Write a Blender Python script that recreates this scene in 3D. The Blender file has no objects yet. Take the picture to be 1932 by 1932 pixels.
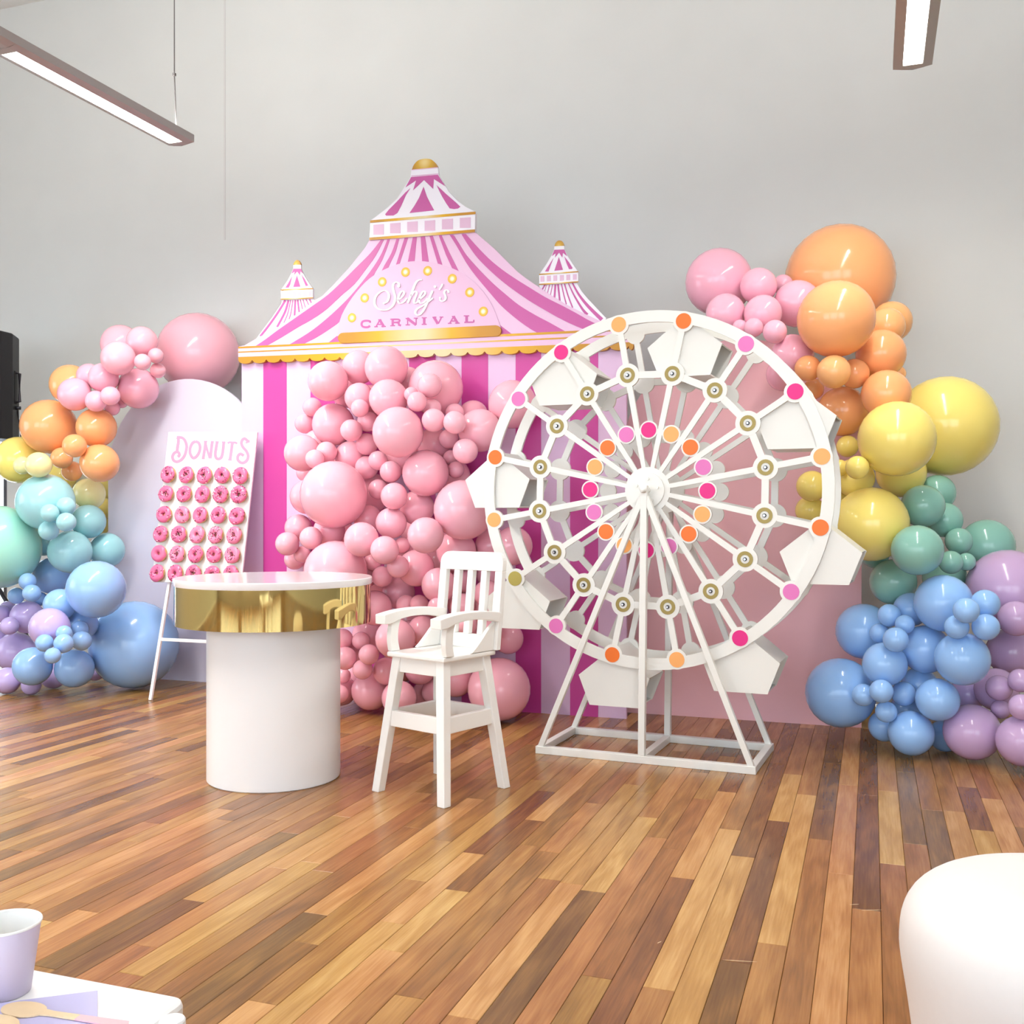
import bpy, bmesh, math, random
from mathutils import Vector, Matrix

random.seed(7)
S = bpy.context.scene
COL = S.collection
PI = math.pi

# ------------------------------------------------------------------ camera
F_PX, CX, HY, EYE = 1925.0, 966.0, 972.0, 1.1
PSI = math.radians(19.4)
CP, SP = math.cos(PSI), math.sin(PSI)
cam_d = bpy.data.cameras.new('camera')
cam = bpy.data.objects.new('camera', cam_d)
COL.objects.link(cam)
cam.location = (0, 0, EYE)
cam.rotation_euler = (PI / 2, 0, PSI)
cam_d.sensor_width = 36.0
cam_d.lens = 36.0 * F_PX / 1932.0
cam_d.shift_y = (HY - 966.0) / 1932.0
cam_d.clip_start = 0.05
S.camera = cam

# ------------------------------------------------------------------ world, light, exposure
LAMP_DOWN, LAMP_UP, WORLD = (40.0, 15.0), (20.0, 7.5), 5.3      # (row above the arch, row above the orange balloons)
w = bpy.data.worlds.new('world')
S.world = w
w.use_nodes = True
bg = w.node_tree.nodes['Background']
bg.inputs[0].default_value = (0.79, 0.895, 1.0, 1)
bg.inputs[1].default_value = WORLD
S.view_settings.view_transform = 'Standard'
S.view_settings.look = 'None'
S.view_settings.gamma = 1.0
S.view_settings.use_curve_mapping = False
S.view_settings.exposure = -0.04
S.cycles.use_denoising = True
S.cycles.use_light_tree = False
S.cycles.max_bounces = 5
S.cycles.diffuse_bounces = 3
S.cycles.glossy_bounces = 3
S.cycles.transmission_bounces = 3
S.cycles.use_adaptive_sampling = True
S.cycles.adaptive_threshold = 0.12
S.cycles.caustics_reflective = False
S.cycles.caustics_refractive = False
S.cycles.sample_clamp_indirect = 6.0


# ------------------------------------------------------------------ helpers
def ray(px, py):
    u, v = (px - CX) / F_PX, (HY - py) / F_PX
    return Vector((u * CP - SP, u * SP + CP, v))


EYEV = Vector((0, 0, EYE))


def at(px, py, D):
    return EYEV + ray(px, py) * D


def onY(px, py, Y):
    d = ray(px, py)
    return EYEV + d * (Y / d.y)


def on_plane(px, py, P, N):
    d = ray(px, py)
    t = (P - EYEV).dot(N) / d.dot(N)
    return EYEV + d * t


def cam2room(cx, D, z=0.0):
    return Vector((cx * CP - D * SP, cx * SP + D * CP, z))


def floor_pt(px, py):
    return at(px, py, F_PX * EYE / (py - HY))


def lin(c):
    return tuple(((x / 255.0) / 12.92 if x / 255.0 <= 0.04045 else ((x / 255.0 + 0.055) / 1.055) ** 2.4) for x in c) + (1.0,)


MATS = {}


def mat(name, rgb, rough=0.5, metal=0.0, spec=0.5, noise=0.0, nscale=8.0, bump=0.0, coat=0.0, emit=None, estr=0.0):
    if name in MATS:
        return MATS[name]
    m = bpy.data.materials.new(name)
    m.use_nodes = True
    nt = m.node_tree
    b = nt.nodes['Principled BSDF']
    b.inputs['Base Color'].default_value = lin(rgb)
    b.inputs['Roughness'].default_value = rough
    b.inputs['Metallic'].default_value = metal
    b.inputs['Specular IOR Level'].default_value = spec
    b.inputs['Coat Weight'].default_value = coat
    if emit:
        b.inputs['Emission Color'].default_value = lin(emit)
        b.inputs['Emission Strength'].default_value = estr
    if noise or bump:
        tc = nt.nodes.new('ShaderNodeTexCoord')
        n = nt.nodes.new('ShaderNodeTexNoise')
        n.inputs['Scale'].default_value = nscale
        n.inputs['Detail'].default_value = 1.0
        nt.links.new(tc.outputs['Object'], n.inputs['Vector'])
        if noise:
            mx = nt.nodes.new('ShaderNodeMix')
            mx.data_type = 'RGBA'
            mx.inputs['A'].default_value = lin(tuple(x * (1 - noise) for x in rgb))
            mx.inputs['B'].default_value = lin(tuple(min(255, x * (1 + noise * 0.6)) for x in rgb))
            nt.links.new(n.outputs['Fac'], mx.inputs['Factor'])
            nt.links.new(mx.outputs['Result'], b.inputs['Base Color'])
        if bump:
            bp = nt.nodes.new('ShaderNodeBump')
            bp.inputs['Strength'].default_value = bump
            bp.inputs['Distance'].default_value = 0.002
            nt.links.new(n.outputs['Fac'], bp.inputs['Height'])
            nt.links.new(bp.outputs['Normal'], b.inputs['Normal'])
    MATS[name] = m
    return m


def obj(name, me, m, parent=None, smooth=False):
    o = bpy.data.objects.new(name, me)
    COL.objects.link(o)
    if m is not None and len(me.materials) == 0:
        me.materials.append(m)
    if parent is not None:
        o.parent = parent
        o.matrix_parent_inverse = world_of(parent).inverted()
    if smooth:
        for p in me.polygons:
            p.use_smooth = True
    return o


def world_of(o):
    mw = o.matrix_basis.copy()
    if o.parent is not None:
        mw = world_of(o.parent) @ o.matrix_parent_inverse @ mw
    return mw


def empty(name, loc, label, cat, group=None, kind=None):
    o = bpy.data.objects.new(name, None)
    o.empty_display_size = 0.05
    COL.objects.link(o)
    o.location = loc
    tag(o, label, cat, group, kind)
    return o


def tag(o, label=None, cat=None, group=None, kind=None):
    if label:
        o['label'] = label
    if cat:
        o['category'] = cat
    if group:
        o['group'] = group
    if kind:
        o['kind'] = kind
    return o


class MB:
    """collects shapes into one mesh"""

    def __init__(s):
        s.v, s.f = [], []

    def add(s, vs, fs):
        k = len(s.v)
        s.v += [tuple(v) for v in vs]
        s.f += [tuple(k + i for i in f) for f in fs]
        return s

    def box(s, c, sz, M=None):
        x, y, z = (q / 2 for q in sz)
        vs = [Vector((sx * x, sy * y, sz_ * z)) for sx in (-1, 1) for sy in (-1, 1) for sz_ in (-1, 1)]
        if M is not None:
            vs = [M @ v for v in vs]
        vs = [v + Vector(c) for v in vs]
        return s.add(vs, [(0, 1, 3, 2), (4, 6, 7, 5), (0, 4, 5, 1), (2, 3, 7, 6), (0, 2, 6, 4), (1, 5, 7, 3)])

    def bar(s, a, b, wx, wy, up=Vector((0, 0, 1))):
        a, b = Vector(a), Vector(b)
        d = (b - a).normalized()
        x = d.cross(up)
        if x.length < 1e-4:
            x = d.cross(Vector((0, 1, 0)))
        x.normalize()
        y = x.cross(d).normalized()
        vs = [p + x * sx * wx / 2 + y * sy * wy / 2 for p in (a, b) for sx, sy in ((-1, -1), (1, -1), (1, 1), (-1, 1))]
        return s.add(vs, [(0, 3, 2, 1), (4, 5, 6, 7), (0, 1, 5, 4), (1, 2, 6, 5), (2, 3, 7, 6), (3, 0, 4, 7)])

    def prism(s, pts, off):
        """pts: 3D polygon, extruded by vector off"""
        n = len(pts)
        off = Vector(off)
        vs = [Vector(p) for p in pts] + [Vector(p) + off for p in pts]
        fs = [tuple(range(n)), tuple(range(2 * n - 1, n - 1, -1))]
        fs += [(i, i + n, (i + 1) % n + n, (i + 1) % n) for i in range(n)]
        return s.add(vs, fs)

    def lathe(s, prof, seg, M=None, close=False):
        """prof: list of (r, z)"""
        vs, fs = [], []
        n = len(prof)
        for i in range(seg):
            a = 2 * PI * i / seg
            for r, z in prof:
                v = Vector((r * math.cos(a), r * math.sin(a), z))
                vs.append(M @ v if M is not None else v)
        for i in range(seg):
            j = (i + 1) % seg
            for k in range(n - 1):
                fs.append((i * n + k, j * n + k, j * n + k + 1, i * n + k + 1))
        return s.add(vs, fs)

    def tube(s, pts, r, seg=8):
        pts = [Vector(p) for p in pts]
        rs = r if isinstance(r, (list, tuple)) else [r] * len(pts)
        vs, fs = [], []
        n = len(pts)
        for i, p in enumerate(pts):
            d = (pts[min(i + 1, n - 1)] - pts[max(i - 1, 0)]).normalized()
            x = d.cross(Vector((0, 0, 1)))
            if x.length < 1e-3:
                x = d.cross(Vector((0, 1, 0)))
            x.normalize()
            y = x.cross(d)
            for k in range(seg):
                a = 2 * PI * k / seg
                vs.append(p + (x * math.cos(a) + y * math.sin(a)) * rs[i])
        for i in range(n - 1):
            for k in range(seg):
                l = (k + 1) % seg
                fs.append((i * seg + k, i * seg + l, (i + 1) * seg + l, (i + 1) * seg + k))
        fs.append(tuple(range(seg - 1, -1, -1)))
        fs.append(tuple((n - 1) * seg + k for k in range(seg)))
        return s.add(vs, fs)

    def mesh(s, name, fix=True):
        me = bpy.data.meshes.new(name)
        me.from_pydata(s.v, [], s.f)
        if fix:
            bm = bmesh.new()
            bm.from_mesh(me)
            bmesh.ops.remove_doubles(bm, verts=bm.verts, dist=1e-6)
            bmesh.ops.recalc_face_normals(bm, faces=bm.faces)
            bm.to_mesh(me)
            bm.free()
        me.update()
        return me

    def build(s, name, m, parent=None, smooth=False, bevel=0.0):
        o = obj(name, s.mesh(name), m, parent, smooth)
        if bevel:
            md = o.modifiers.new('bevel', 'BEVEL')
            md.width = bevel
            md.segments = 2
            md.limit_method = 'ANGLE'
            md.angle_limit = math.radians(40)
        return o


def smooth_pts(pts, n=6, closed=False):
    """Catmull-Rom through 2D/3D points"""
    P = [Vector(p) for p in pts]
    out = []
    m = len(P)
    for i in range(m if closed else m - 1):
        if closed:
            p0, p1, p2, p3 = P[i - 1], P[i], P[(i + 1) % m], P[(i + 2) % m]
        else:
            p0, p1, p2, p3 = P[max(i - 1, 0)], P[i], P[i + 1], P[min(i + 2, m - 1)]
        for k in range(n):
            t = k / n
            out.append(0.5 * ((2 * p1) + (p2 - p0) * t + (2 * p0 - 5 * p1 + 4 * p2 - p3) * t * t + (3 * p1 - p0 - 3 * p2 + p3) * t ** 3))
    if not closed:
        out.append(P[-1])
    return out


def ribbon2d(pts, width):
    """outline-free ribbon: list of quads (2D) along polyline; width scalar or per-point list"""
    P = [Vector(p) for p in pts]
    n = len(P)
    W = width if isinstance(width, (list, tuple)) else [width] * n
    L, R = [], []
    for i in range(n):
        d = (P[min(i + 1, n - 1)] - P[max(i - 1, 0)])
        if d.length < 1e-9:
            d = Vector((1, 0))
        d.normalize()
        nn = Vector((-d.y, d.x))
        L.append(P[i] + nn * W[i] / 2)
        R.append(P[i] - nn * W[i] / 2)
    return L, R


def ribbon_mesh(mb, pts, width, to3d, off):
    """stroke as a raised ribbon: front face + sides, to3d maps 2D->3D, off = vector to the front"""
    L, R = ribbon2d(pts, width)
    n = len(L)
    vs = []
    for i in range(n):
        l, r = to3d(L[i].x, L[i].y), to3d(R[i].x, R[i].y)
        vs += [l, r, l + off, r + off]
    fs = []
    for i in range(n - 1):
        a, b = 4 * i, 4 * i + 4
        fs += [(a + 2, a + 3, b + 3, b + 2), (a, b, b + 1, a + 1), (a, a + 2, b + 2, b), (a + 1, b + 1, b + 3, a + 3)]
    fs += [(0, 1, 3, 2), (4 * n - 4, 4 * n - 2, 4 * n - 1, 4 * n - 3)]
    mb.add(vs, fs)


# ------------------------------------------------------------------ materials of the room
WHITE = mat('white_paint', (244, 243, 240), 0.38, noise=0.012, nscale=5)
WALLM = mat('wall_paint', (225, 226, 222), 0.85, noise=0.015, nscale=3, bump=0.08)
CEILM = mat('ceiling_paint', (236, 235, 232), 0.9, noise=0.01, nscale=2)


def plank_material():
    m = bpy.data.materials.new('hardwood')
    m.use_nodes = True
    nt = m.node_tree
    N, Lk = nt.nodes.new, nt.links.new
    b = nt.nodes['Principled BSDF']
    geo = N('ShaderNodeNewGeometry')
    at1 = N('ShaderNodeAttribute'); at1.attribute_name = 'tone'
    at2 = N('ShaderNodeAttribute'); at2.attribute_name = 'shift'
    comb = N('ShaderNodeCombineXYZ')
    mul = N('ShaderNodeMath'); mul.operation = 'MULTIPLY'; mul.inputs[1].default_value = 37.0
    Lk(at2.outputs['Fac'], mul.inputs[0])
    Lk(mul.outputs[0], comb.inputs[0]); Lk(mul.outputs[0], comb.inputs[1])
    addv = N('ShaderNodeVectorMath'); addv.operation = 'ADD'
    Lk(geo.outputs['Position'], addv.inputs[0]); Lk(comb.outputs[0], addv.inputs[1])
    mp = N('ShaderNodeMapping'); mp.inputs['Scale'].default_value = (26, 2.0, 1)
    Lk(addv.outputs[0], mp.inputs[0])
    n1 = N('ShaderNodeTexNoise'); n1.inputs['Scale'].default_value = 1.0; n1.inputs['Detail'].default_value = 5; n1.inputs['Distortion'].default_value = 1.6
    Lk(mp.outputs[0], n1.inputs['Vector'])
    mp2 = N('ShaderNodeMapping'); mp2.inputs['Scale'].default_value = (170, 7, 1)
    Lk(addv.outputs[0], mp2.inputs[0])
    n2 = N('ShaderNodeTexNoise'); n2.inputs['Scale'].default_value = 1.0; n2.inputs['Detail'].default_value = 3
    Lk(mp2.outputs[0], n2.inputs['Vector'])
    # swirling figure rings
    mp3 = N('ShaderNodeMapping'); mp3.inputs['Scale'].default_value = (9, 1.5, 1)
    Lk(addv.outputs[0], mp3.inputs[0])
    n3 = N('ShaderNodeTexNoise'); n3.inputs['Scale'].default_value = 1.0; n3.inputs['Detail'].default_value = 1.5
    Lk(mp3.outputs[0], n3.inputs['Vector'])
    rg = N('ShaderNodeMath'); rg.operation = 'MULTIPLY'; rg.inputs[1].default_value = 26.0
    Lk(n3.outputs['Fac'], rg.inputs[0])
    sn = N('ShaderNodeMath'); sn.operation = 'SINE'
    Lk(rg.outputs[0], sn.inputs[0])
    # tone + grain
    a1 = N('ShaderNodeMath'); a1.operation = 'MULTIPLY_ADD'; a1.inputs[1].default_value = 0.44; a1.inputs[2].default_value = -0.21
    Lk(n1.outputs['Fac'], a1.inputs[0])
    a2 = N('ShaderNodeMath'); a2.operation = 'MULTIPLY_ADD'; a2.inputs[1].default_value = 0.34; a2.inputs[2].default_value = -0.17
    Lk(n2.outputs['Fac'], a2.inputs[0])
    a3 = N('ShaderNodeMath'); a3.operation = 'MULTIPLY'; a3.inputs[1].default_value = 0.06
    Lk(sn.outputs[0], a3.inputs[0])
    s1 = N('ShaderNodeMath'); s1.operation = 'ADD'; Lk(at1.outputs['Fac'], s1.inputs[0]); Lk(a1.outputs[0], s1.inputs[1])
    s2 = N('ShaderNodeMath'); s2.operation = 'ADD'; Lk(s1.outputs[0], s2.inputs[0]); Lk(a2.outputs[0], s2.inputs[1])
    s3 = N('ShaderNodeMath'); s3.operation = 'ADD'; Lk(s2.outputs[0], s3.inputs[0]); Lk(a3.outputs[0], s3.inputs[1])
    cr = N('ShaderNodeValToRGB')
    e = cr.color_ramp.elements
    e[0].position = 0.0; e[0].color = lin((92, 58, 34))
    e[1].position = 1.0; e[1].color = lin((210, 160, 104))
    for p, c in ((0.25, (118, 77, 45)), (0.5, (152, 101, 57)), (0.75, (182, 128, 76))):
        q = e.new(p); q.color = lin(c)
    Lk(s3.outputs[0], cr.inputs[0])
    # hue drift per board: reddish or olive
    hsv = N('ShaderNodeHueSaturation')
    hm = N('ShaderNodeMath'); hm.operation = 'MULTIPLY_ADD'; hm.inputs[1].default_value = 0.022; hm.inputs[2].default_value = 0.496
    Lk(at2.outputs['Fac'], hm.inputs[0]); Lk(hm.outputs[0], hsv.inputs['Hue'])
    Lk(cr.outputs[0], hsv.inputs['Color'])
    Lk(hsv.outputs[0], b.inputs['Base Color'])
    b.inputs['Roughness'].default_value = 0.27
    b.inputs['Specular IOR Level'].default_value = 0.42
    bp = N('ShaderNodeBump'); bp.inputs['Strength'].default_value = 0.02; bp.inputs['Distance'].default_value = 0.001
    Lk(n2.outputs['Fac'], bp.inputs['Height']); Lk(bp.outputs[0], b.inputs['Normal'])
    return m


# ------------------------------------------------------------------ the room
YW, XL, XR, YR, HC = 6.3, -8.0, 6.0, -5.0, 5.12
floor = MB().box(((XL + XR) / 2, (YR + YW) / 2, -0.06), (XR - XL, YW - YR, 0.08)).build('floor', mat('subfloor', (40, 26, 18), 0.8))
tag(floor, 'glossy hardwood floor of long mixed brown boards', kind='structure')

WOODM = plank_material()
PW, PX0 = 0.0755, -0.0506
# end joints and tones read off the photograph (crop coordinates X, Y at 1.261x from 400,1300)
z8 = lambda X, Y: (400 + X / 1.261, 1300 + Y / 1.261)
joints = [(1325, 312), (880, 478), (632, 392), (775, 313), (1097, 447), (1260, 398), (1322, 605), (1610, 416), (1430, 356), (1555, 525),
          (1828, 336), (905, 684), (1055, 712), (560, 775), (150, 425), (325, 305), (590, 480), (1215, 645), (1480, 290), (1700, 120)]
tones = [(1310, 400, .16), (1250, 560, .14), (1200, 720, .16), (820, 570, .14), (720, 690, .15), (560, 460, .92), (430, 590, .9), (300, 720, .88),
         (800, 270, .9), (1130, 380, .86), (1190, 520, .8), (1120, 690, .74), (1350, 430, .88), (1340, 560, .86), (1595, 260, .88), (1590, 380, .86),
         (1450, 210, .2), (1440, 320, .2), (1545, 420, .2), (1550, 640, .66), (1810, 260, .22), (1850, 380, .82), (960, 330, .62), (1000, 300, .7),
         (900, 560, .66), (820, 690, .72), (960, 590, .4), (1030, 520, .38), (990, 660, .3), (1480, 420, .78), (1470, 600, .84), (1460, 740, .86),
         (1400, 560, .5), (1390, 700, .42), (1620, 560, .45), (1640, 700, .46), (240, 560, .2), (120, 650, .22), (60, 700, .3), (420, 480, .56),
         (520, 640, .6), (640, 600, .55), (700, 520, .45), (760, 440, .5), (1040, 240, .5), (1100, 260, .48), (1180, 300, .56), (1230, 260, .42),
         (1380, 300, .66), (1500, 300, .72), (1660, 280, .35), (1700, 300, .3), (1750, 250, .5), (1900, 250, .6), (680, 240, .45), (300, 420, .5),
         (200, 480, .55), (90, 480, .7), (40, 560, .68), (360, 380, .35), (100, 300, .4), (450, 300, .35), (600, 260, .4), (1060, 620, .5),
         (1020, 760, .6), (900, 760, .45), (560, 720, .5), (700, 760, .22)]


def row_of(p):
    return math.floor((p.x - PX0) / PW)


JT, TN = {}, {}
for X, Y in joints:
    p = floor_pt(*z8(X, Y))
    JT.setdefault(row_of(p), []).append(p.y)
for X, Y, t in tones:
    p = floor_pt(*z8(X, Y))
    TN.setdefault(row_of(p), []).append((p.y, t))
rng = random.Random(21)
planks = []
for k in range(math.ceil((XL - PX0) / PW), math.floor((XR - PX0) / PW)):
    ends = sorted(JT.get(k, []))
    cuts = [YR] + ends + [YW]
    full = [YR]
    for a, b in zip(cuts, cuts[1:]):
        y = a
        while b - y > 1.75:
            step = rng.uniform(0.55, 1.6)
            if b - (y + step) < 0.4:
                break
            y += step
            full.append(y)
        full.append(b)
    for a, b in zip(full, full[1:]):
        if b - a < 0.02:
            continue
        tn = [t for yy, t in TN.get(k, []) if a <= yy <= b]
        t = tn[0] if tn else min(0.95, max(0.1, rng.choice((.2, .34, .42, .5, .56, .62, .7, .86)) + rng.uniform(-.05, .05)))
        planks.append((PX0 + k * PW, a, b, .52 + (t - .52) * .8, rng.random()))


def seen_size(p):
    x, a, b, t, s = p
    tot = 0
    n = 8
    for i in range(n):
        y = a + (b - a) * (i + .5) / n
        q = Vector((x + PW / 2, y))
        cx, D = q.x * CP + q.y * SP, -q.x * SP + q.y * CP
        if D < 0.5:
            continue
        px, py = CX + F_PX * cx / D, HY + F_PX * EYE / D
        if -30 < px < 1960 and 1290 < py < 1960:
            tot += (PW * F_PX / D) * ((b - a) / n * EYE * F_PX / D ** 2)
    return tot


planks.sort(key=seen_size, reverse=True)
G, BV = 0.0005, 0.0012


def plank_geo(x, a, b):
    x0, x1, y0, y1 = x + G, x + PW - G, a + G, b - G
    vs = [(x0, y0, -.02), (x1, y0, -.02), (x1, y1, -.02), (x0, y1, -.02),
          (x0, y0, -BV), (x1, y0, -BV), (x1, y1, -BV), (x0, y1, -BV),
          (x0 + BV, y0 + BV, 0), (x1 - BV, y0 + BV, 0), (x1 - BV, y1 - BV, 0), (x0 + BV, y1 - BV, 0)]
    fs = [(8, 9, 10, 11)]
    for i in range(4):
        j = (i + 1) % 4
        fs += [(i, j, j + 4, i + 4), (i + 4, j + 4, j + 8, i + 8)]
    return vs, fs


def plank_mesh(lst):
    vs, fs, tn, sh = [], [], [], []
    for x, a, b, t, s in lst:
        v, f = plank_geo(x, a, b)
        k = len(vs)
        vs += v
        fs += [tuple(i + k for i in q) for q in f]
        tn += [t] * len(f)
        sh += [s] * len(f)
    me = bpy.data.meshes.new('plank')
    me.from_pydata(vs, [], fs)
    for nm, arr in (('tone', tn), ('shift', sh)):
        me.attributes.new(nm, 'FLOAT', 'FACE').data.foreach_set('value', arr)
    me.materials.append(WOODM)
    me.update()
    return me


for p in planks[:300]:
    obj('plank', plank_mesh([p]), WOODM, floor)
tag(obj('far_planks', plank_mesh(planks[300:]), WOODM, floor), kind='stuff')

SCR = mat('bare_scratch', (226, 196, 152), .6)
for a, b in (((1603, 1707), (1621, 1706)), ((1625, 1718), (1664, 1716.5)), ((1363, 1811), (1428, 1815)), ((1240, 1780), (1248, 1776))):
    p, q = floor_pt(*a), floor_pt(*b)
    d = (q - p).normalized()
    n = Vector((-d.y, d.x, 0)) * .0017
    m1, m2 = p.lerp(q, .3), p.lerp(q, .75)
    MB().prism([p + ez0 for ez0 in (Vector((0, 0, .0001)),)] + [m1 + n, m2 + n * .6, q, m2 - n * .7, m1 - n * .5], (0, 0, .0003)).build('scratch', SCR, floor)

# back wall with a glazed door opening at its far left end
wx1 = onY(13, 1000, YW).x          # right jamb of the opening
T = 0.16
mbw = MB()
mbw.box(((wx1 + XR) / 2, YW + T / 2, HC / 2), (XR - wx1, T, HC))
mbw.box(((XL + wx1) / 2, YW + T / 2, (2.35 + HC) / 2), (wx1 - XL, T, HC - 2.35))
wb = mbw.build('wall_back', WALLM)
tag(wb, 'plain off-white painted wall behind the party display', kind='structure')
sx = onY(424, 120, YW).x
tag(MB().box((sx, YW - 0.001, 4.1), (0.014, 0.002, 2.0)).build('trim_1', mat('wall_joint', (218, 216, 213), 0.9)),
    'faint vertical joint strip in the back wall', kind='structure')
FRM = mat('aluminium_frame', (92, 92, 98), 0.35, metal=0.6)
GLS = bpy.data.materials.new('window_glass'); GLS.use_nodes = True
gb = GLS.node_tree.nodes['Principled BSDF']
gb.inputs['Transmission Weight'].default_value = 1.0
gb.inputs['Roughness'].default_value = 0.0
gb.inputs['IOR'].default_value = 1.02
win = empty('window_1', ((XL + wx1) / 2, YW + .08, 0), 'bright glazed door with grey metal frame behind the loudspeaker', 'window', kind='structure')
del win['category']
fr = MB()
for xx in (wx1 - .04, wx1 - .78, XL + .04):
    fr.box((xx, YW + .08, 1.175), (.07, .08, 2.35))
for zz in (.05, 2.31):
    fr.box(((XL + wx1) / 2, YW + .08, zz), (wx1 - XL, .08, .08))
fr.build('window_frame', FRM, win)
for xa, xb in ((XL + .07, wx1 - .815), (wx1 - .745, wx1 - .075)):
    MB().box(((xa + xb) / 2, YW + .08, 1.18), (xb - xa, .008, 2.2)).build('pane', GLS, win)
ml = MB()
ml.box((XL - .08, (YR + 1.2) / 2, HC / 2), (.16, 1.2 - YR, HC))
ml.box((XL - .08, (3.8 + YW) / 2, HC / 2), (.16, YW - 3.8, HC))
ml.box((XL - .08, 2.5, .45), (.16, 2.6, .9))
ml.box((XL - .08, 2.5, (2.5 + HC) / 2), (.16, 2.6, HC - 2.5))
tag(ml.build('wall_left', WALLM), 'off-white side wall with a wide window', kind='structure')
tag(MB().box((XR + .08, (YR + YW) / 2, HC / 2), (.16, YW - YR, HC)).build('wall_right', WALLM), 'plain off-white side wall', kind='structure')
tag(MB().box(((XL + XR) / 2, (YR + YW) / 2, HC + .06), (XR - XL + .4, YW - YR + .4, .12)).build('ceiling', CEILM), 'white painted ceiling', kind='structure')
# rear wall: solid piers between unseen openings widened for fill light (behind the photographer)
mr = MB()
xs = [XL, XL + .9, XL + 4.5, XL + 5.1, XL + 8.7, XL + 9.3, XL + 12.9, XR]
for i in range(0, len(xs), 2):
    mr.box(((xs[i] + xs[i + 1]) / 2, YR - .08, HC / 2), (xs[i + 1] - xs[i], .16, HC))
for i in range(1, len(xs) - 1, 2):
    mr.box(((xs[i] + xs[i + 1]) / 2, YR - .08, .15), (xs[i + 1] - xs[i], .16, .3))
    mr.box(((xs[i] + xs[i + 1]) / 2, YR - .08, (3.6 + HC) / 2), (xs[i + 1] - xs[i], .16, HC - 3.6))
tag(mr.build('wall_rear', WALLM), 'off-white rear wall with unseen tall openings added for fill light', kind='structure')

# ------------------------------------------------------------------ pendant lamps
HOUS = mat('lamp_housing', (168, 163, 160), 0.4, metal=0.25)
DIFF = mat('lamp_diffuser', (255, 255, 255), 0.5, emit=(255, 250, 242), estr=9.0)
CABL = mat('lamp_cable', (96, 92, 92), 0.5)
LZ = 3.17


def pendant(X, y1, label, L=1.25, W=0.17, cables=(0.1,), lit=True):
    y0 = y1 - L
    t = empty('pendant_light', (X, (y0 + y1) / 2, LZ), label, 'lamp', 'linear pendant lights hung from the ceiling')
    d = 0.086
    h = 0.05
    b = MB()
    for s in (-1, 1):
        xi, xo = s * d / 2, s * W / 2
        b.prism([(X + xi, y0, LZ), (X + xo, y0, LZ + .010), (X + xo, y0, LZ + h), (X + xi, y0, LZ + h)], (0, L, 0))
    for ya, yb in ((y0, y0 + .045), (y1 - .045, y1)):
        pts = [(X - d / 2, ya, LZ + .0004), (X + d / 2, ya, LZ + .0004), (X + d / 2, ya, LZ + h - .0004), (X - d / 2, ya, LZ + h - .0004)]
        b.prism(pts, (0, yb - ya, 0))
    b.box((X, (y0 + y1) / 2, LZ + h - .006), (d - .001, L - .09, .006))
    # bowed end cap
    b.prism([(X - W / 2, y1, LZ + .010), (X - W / 4, y1, LZ + .003), (X, y1, LZ - .003), (X + W / 4, y1, LZ + .003), (X + W / 2, y1, LZ + .010), (X + W / 2, y1, LZ + h), (X - W / 2, y1, LZ + h)], (0, .006, 0))
    b.build('housing', HOUS, t)
    MB().box((X, (y0 + y1) / 2, LZ + .012), (d - .002, L - .092, .006)).build('diffuser', DIFF, t)
    for c in cables:
        yc = y1 - c
        k = MB().tube([(X + .046, yc, LZ + h), (X + .042, yc, LZ + h + .12), (X + .034, yc, LZ + h + .3), (X + .034, yc, HC)], .0035, 6).build('cable', CABL, t, True)
        for zz in (.3, .9, 1.5):
            MB().box((X + .034, yc, LZ + h + zz), (.014, .014, .016)).build('clip', CABL, k)
    for nm, up in (('down_glow', 0), ('up_glow', 1)):
        ld = bpy.data.lights.new(nm, 'AREA')
        ld.shape = 'RECTANGLE'
        ld.size, ld.size_y = (d - .01, L - .1) if not up else (W - .03, L - .1)
        ld.energy = (LAMP_UP if up else LAMP_DOWN)[0 if X < -1 else 1]
        ld.color = (1.0, .97, .92)
        ld.spread = math.radians(178 if up else 168)
        lo = bpy.data.objects.new(nm, ld)
        COL.objects.link(lo)
        lo.parent = t
        lo.location = (0, 0, h + .012) if up else (0, 0, .006)
        if up:
            lo.rotation_euler = (PI, 0, 0)
    return t


pendant(-3.645, 4.77, 'grey linear pendant lamp hanging above the arch panel, its cable in view')
pendant(-3.645, 3.515, 'grey linear pendant lamp joined to the near end of the one above the arch', cables=())
pendant(-3.645, 2.26, 'grey linear pendant lamp third in the row above the arch', cables=(.1,))
pendant(0.18, 5.08, 'grey linear pendant lamp high above the orange balloons')
pendant(0.18, 3.825, 'grey linear pendant lamp joined to the one above the orange balloons', cables=())
pendant(0.18, 2.57, 'grey linear pendant lamp third in the row above the orange balloons', cables=(.1,))

# ------------------------------------------------------------------ arch panels
def arch_panel(name, px0, pxc, ytop, Y, m, label, th=0.018):
    xl, c = onY(px0, 1000, Y).x, onY(pxc, 1000, Y).x
    zt = onY(pxc, ytop, Y).z
    R = c - xl
    pts = [(xl, Y, 0), (2 * c - xl, Y, 0)]
    for i in range(33):
        a = PI * i / 32
        pts.append((c + R * math.cos(a), Y, zt - R + R * math.sin(a)))
    o = MB().prism(pts, (0, th, 0)).build(name, m)
    return tag(o, label, 'backdrop panel', kind='thing')


arch_panel('arch_panel', 204, 349, 715, 5.67, mat('lilac_white_print', (224, 219, 236), 0.42, noise=.01), 'tall lilac-white arch-topped panel behind the donut easel')
arch_panel('arch_panel', 1172, 1390, 640, 5.58, mat('dusty_pink_print', (243, 189, 196), 0.42, noise=.012), 'tall dusty pink arch-topped panel behind the ferris wheel')

# ------------------------------------------------------------------ circus tent cut-out
YT = 5.40


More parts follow.
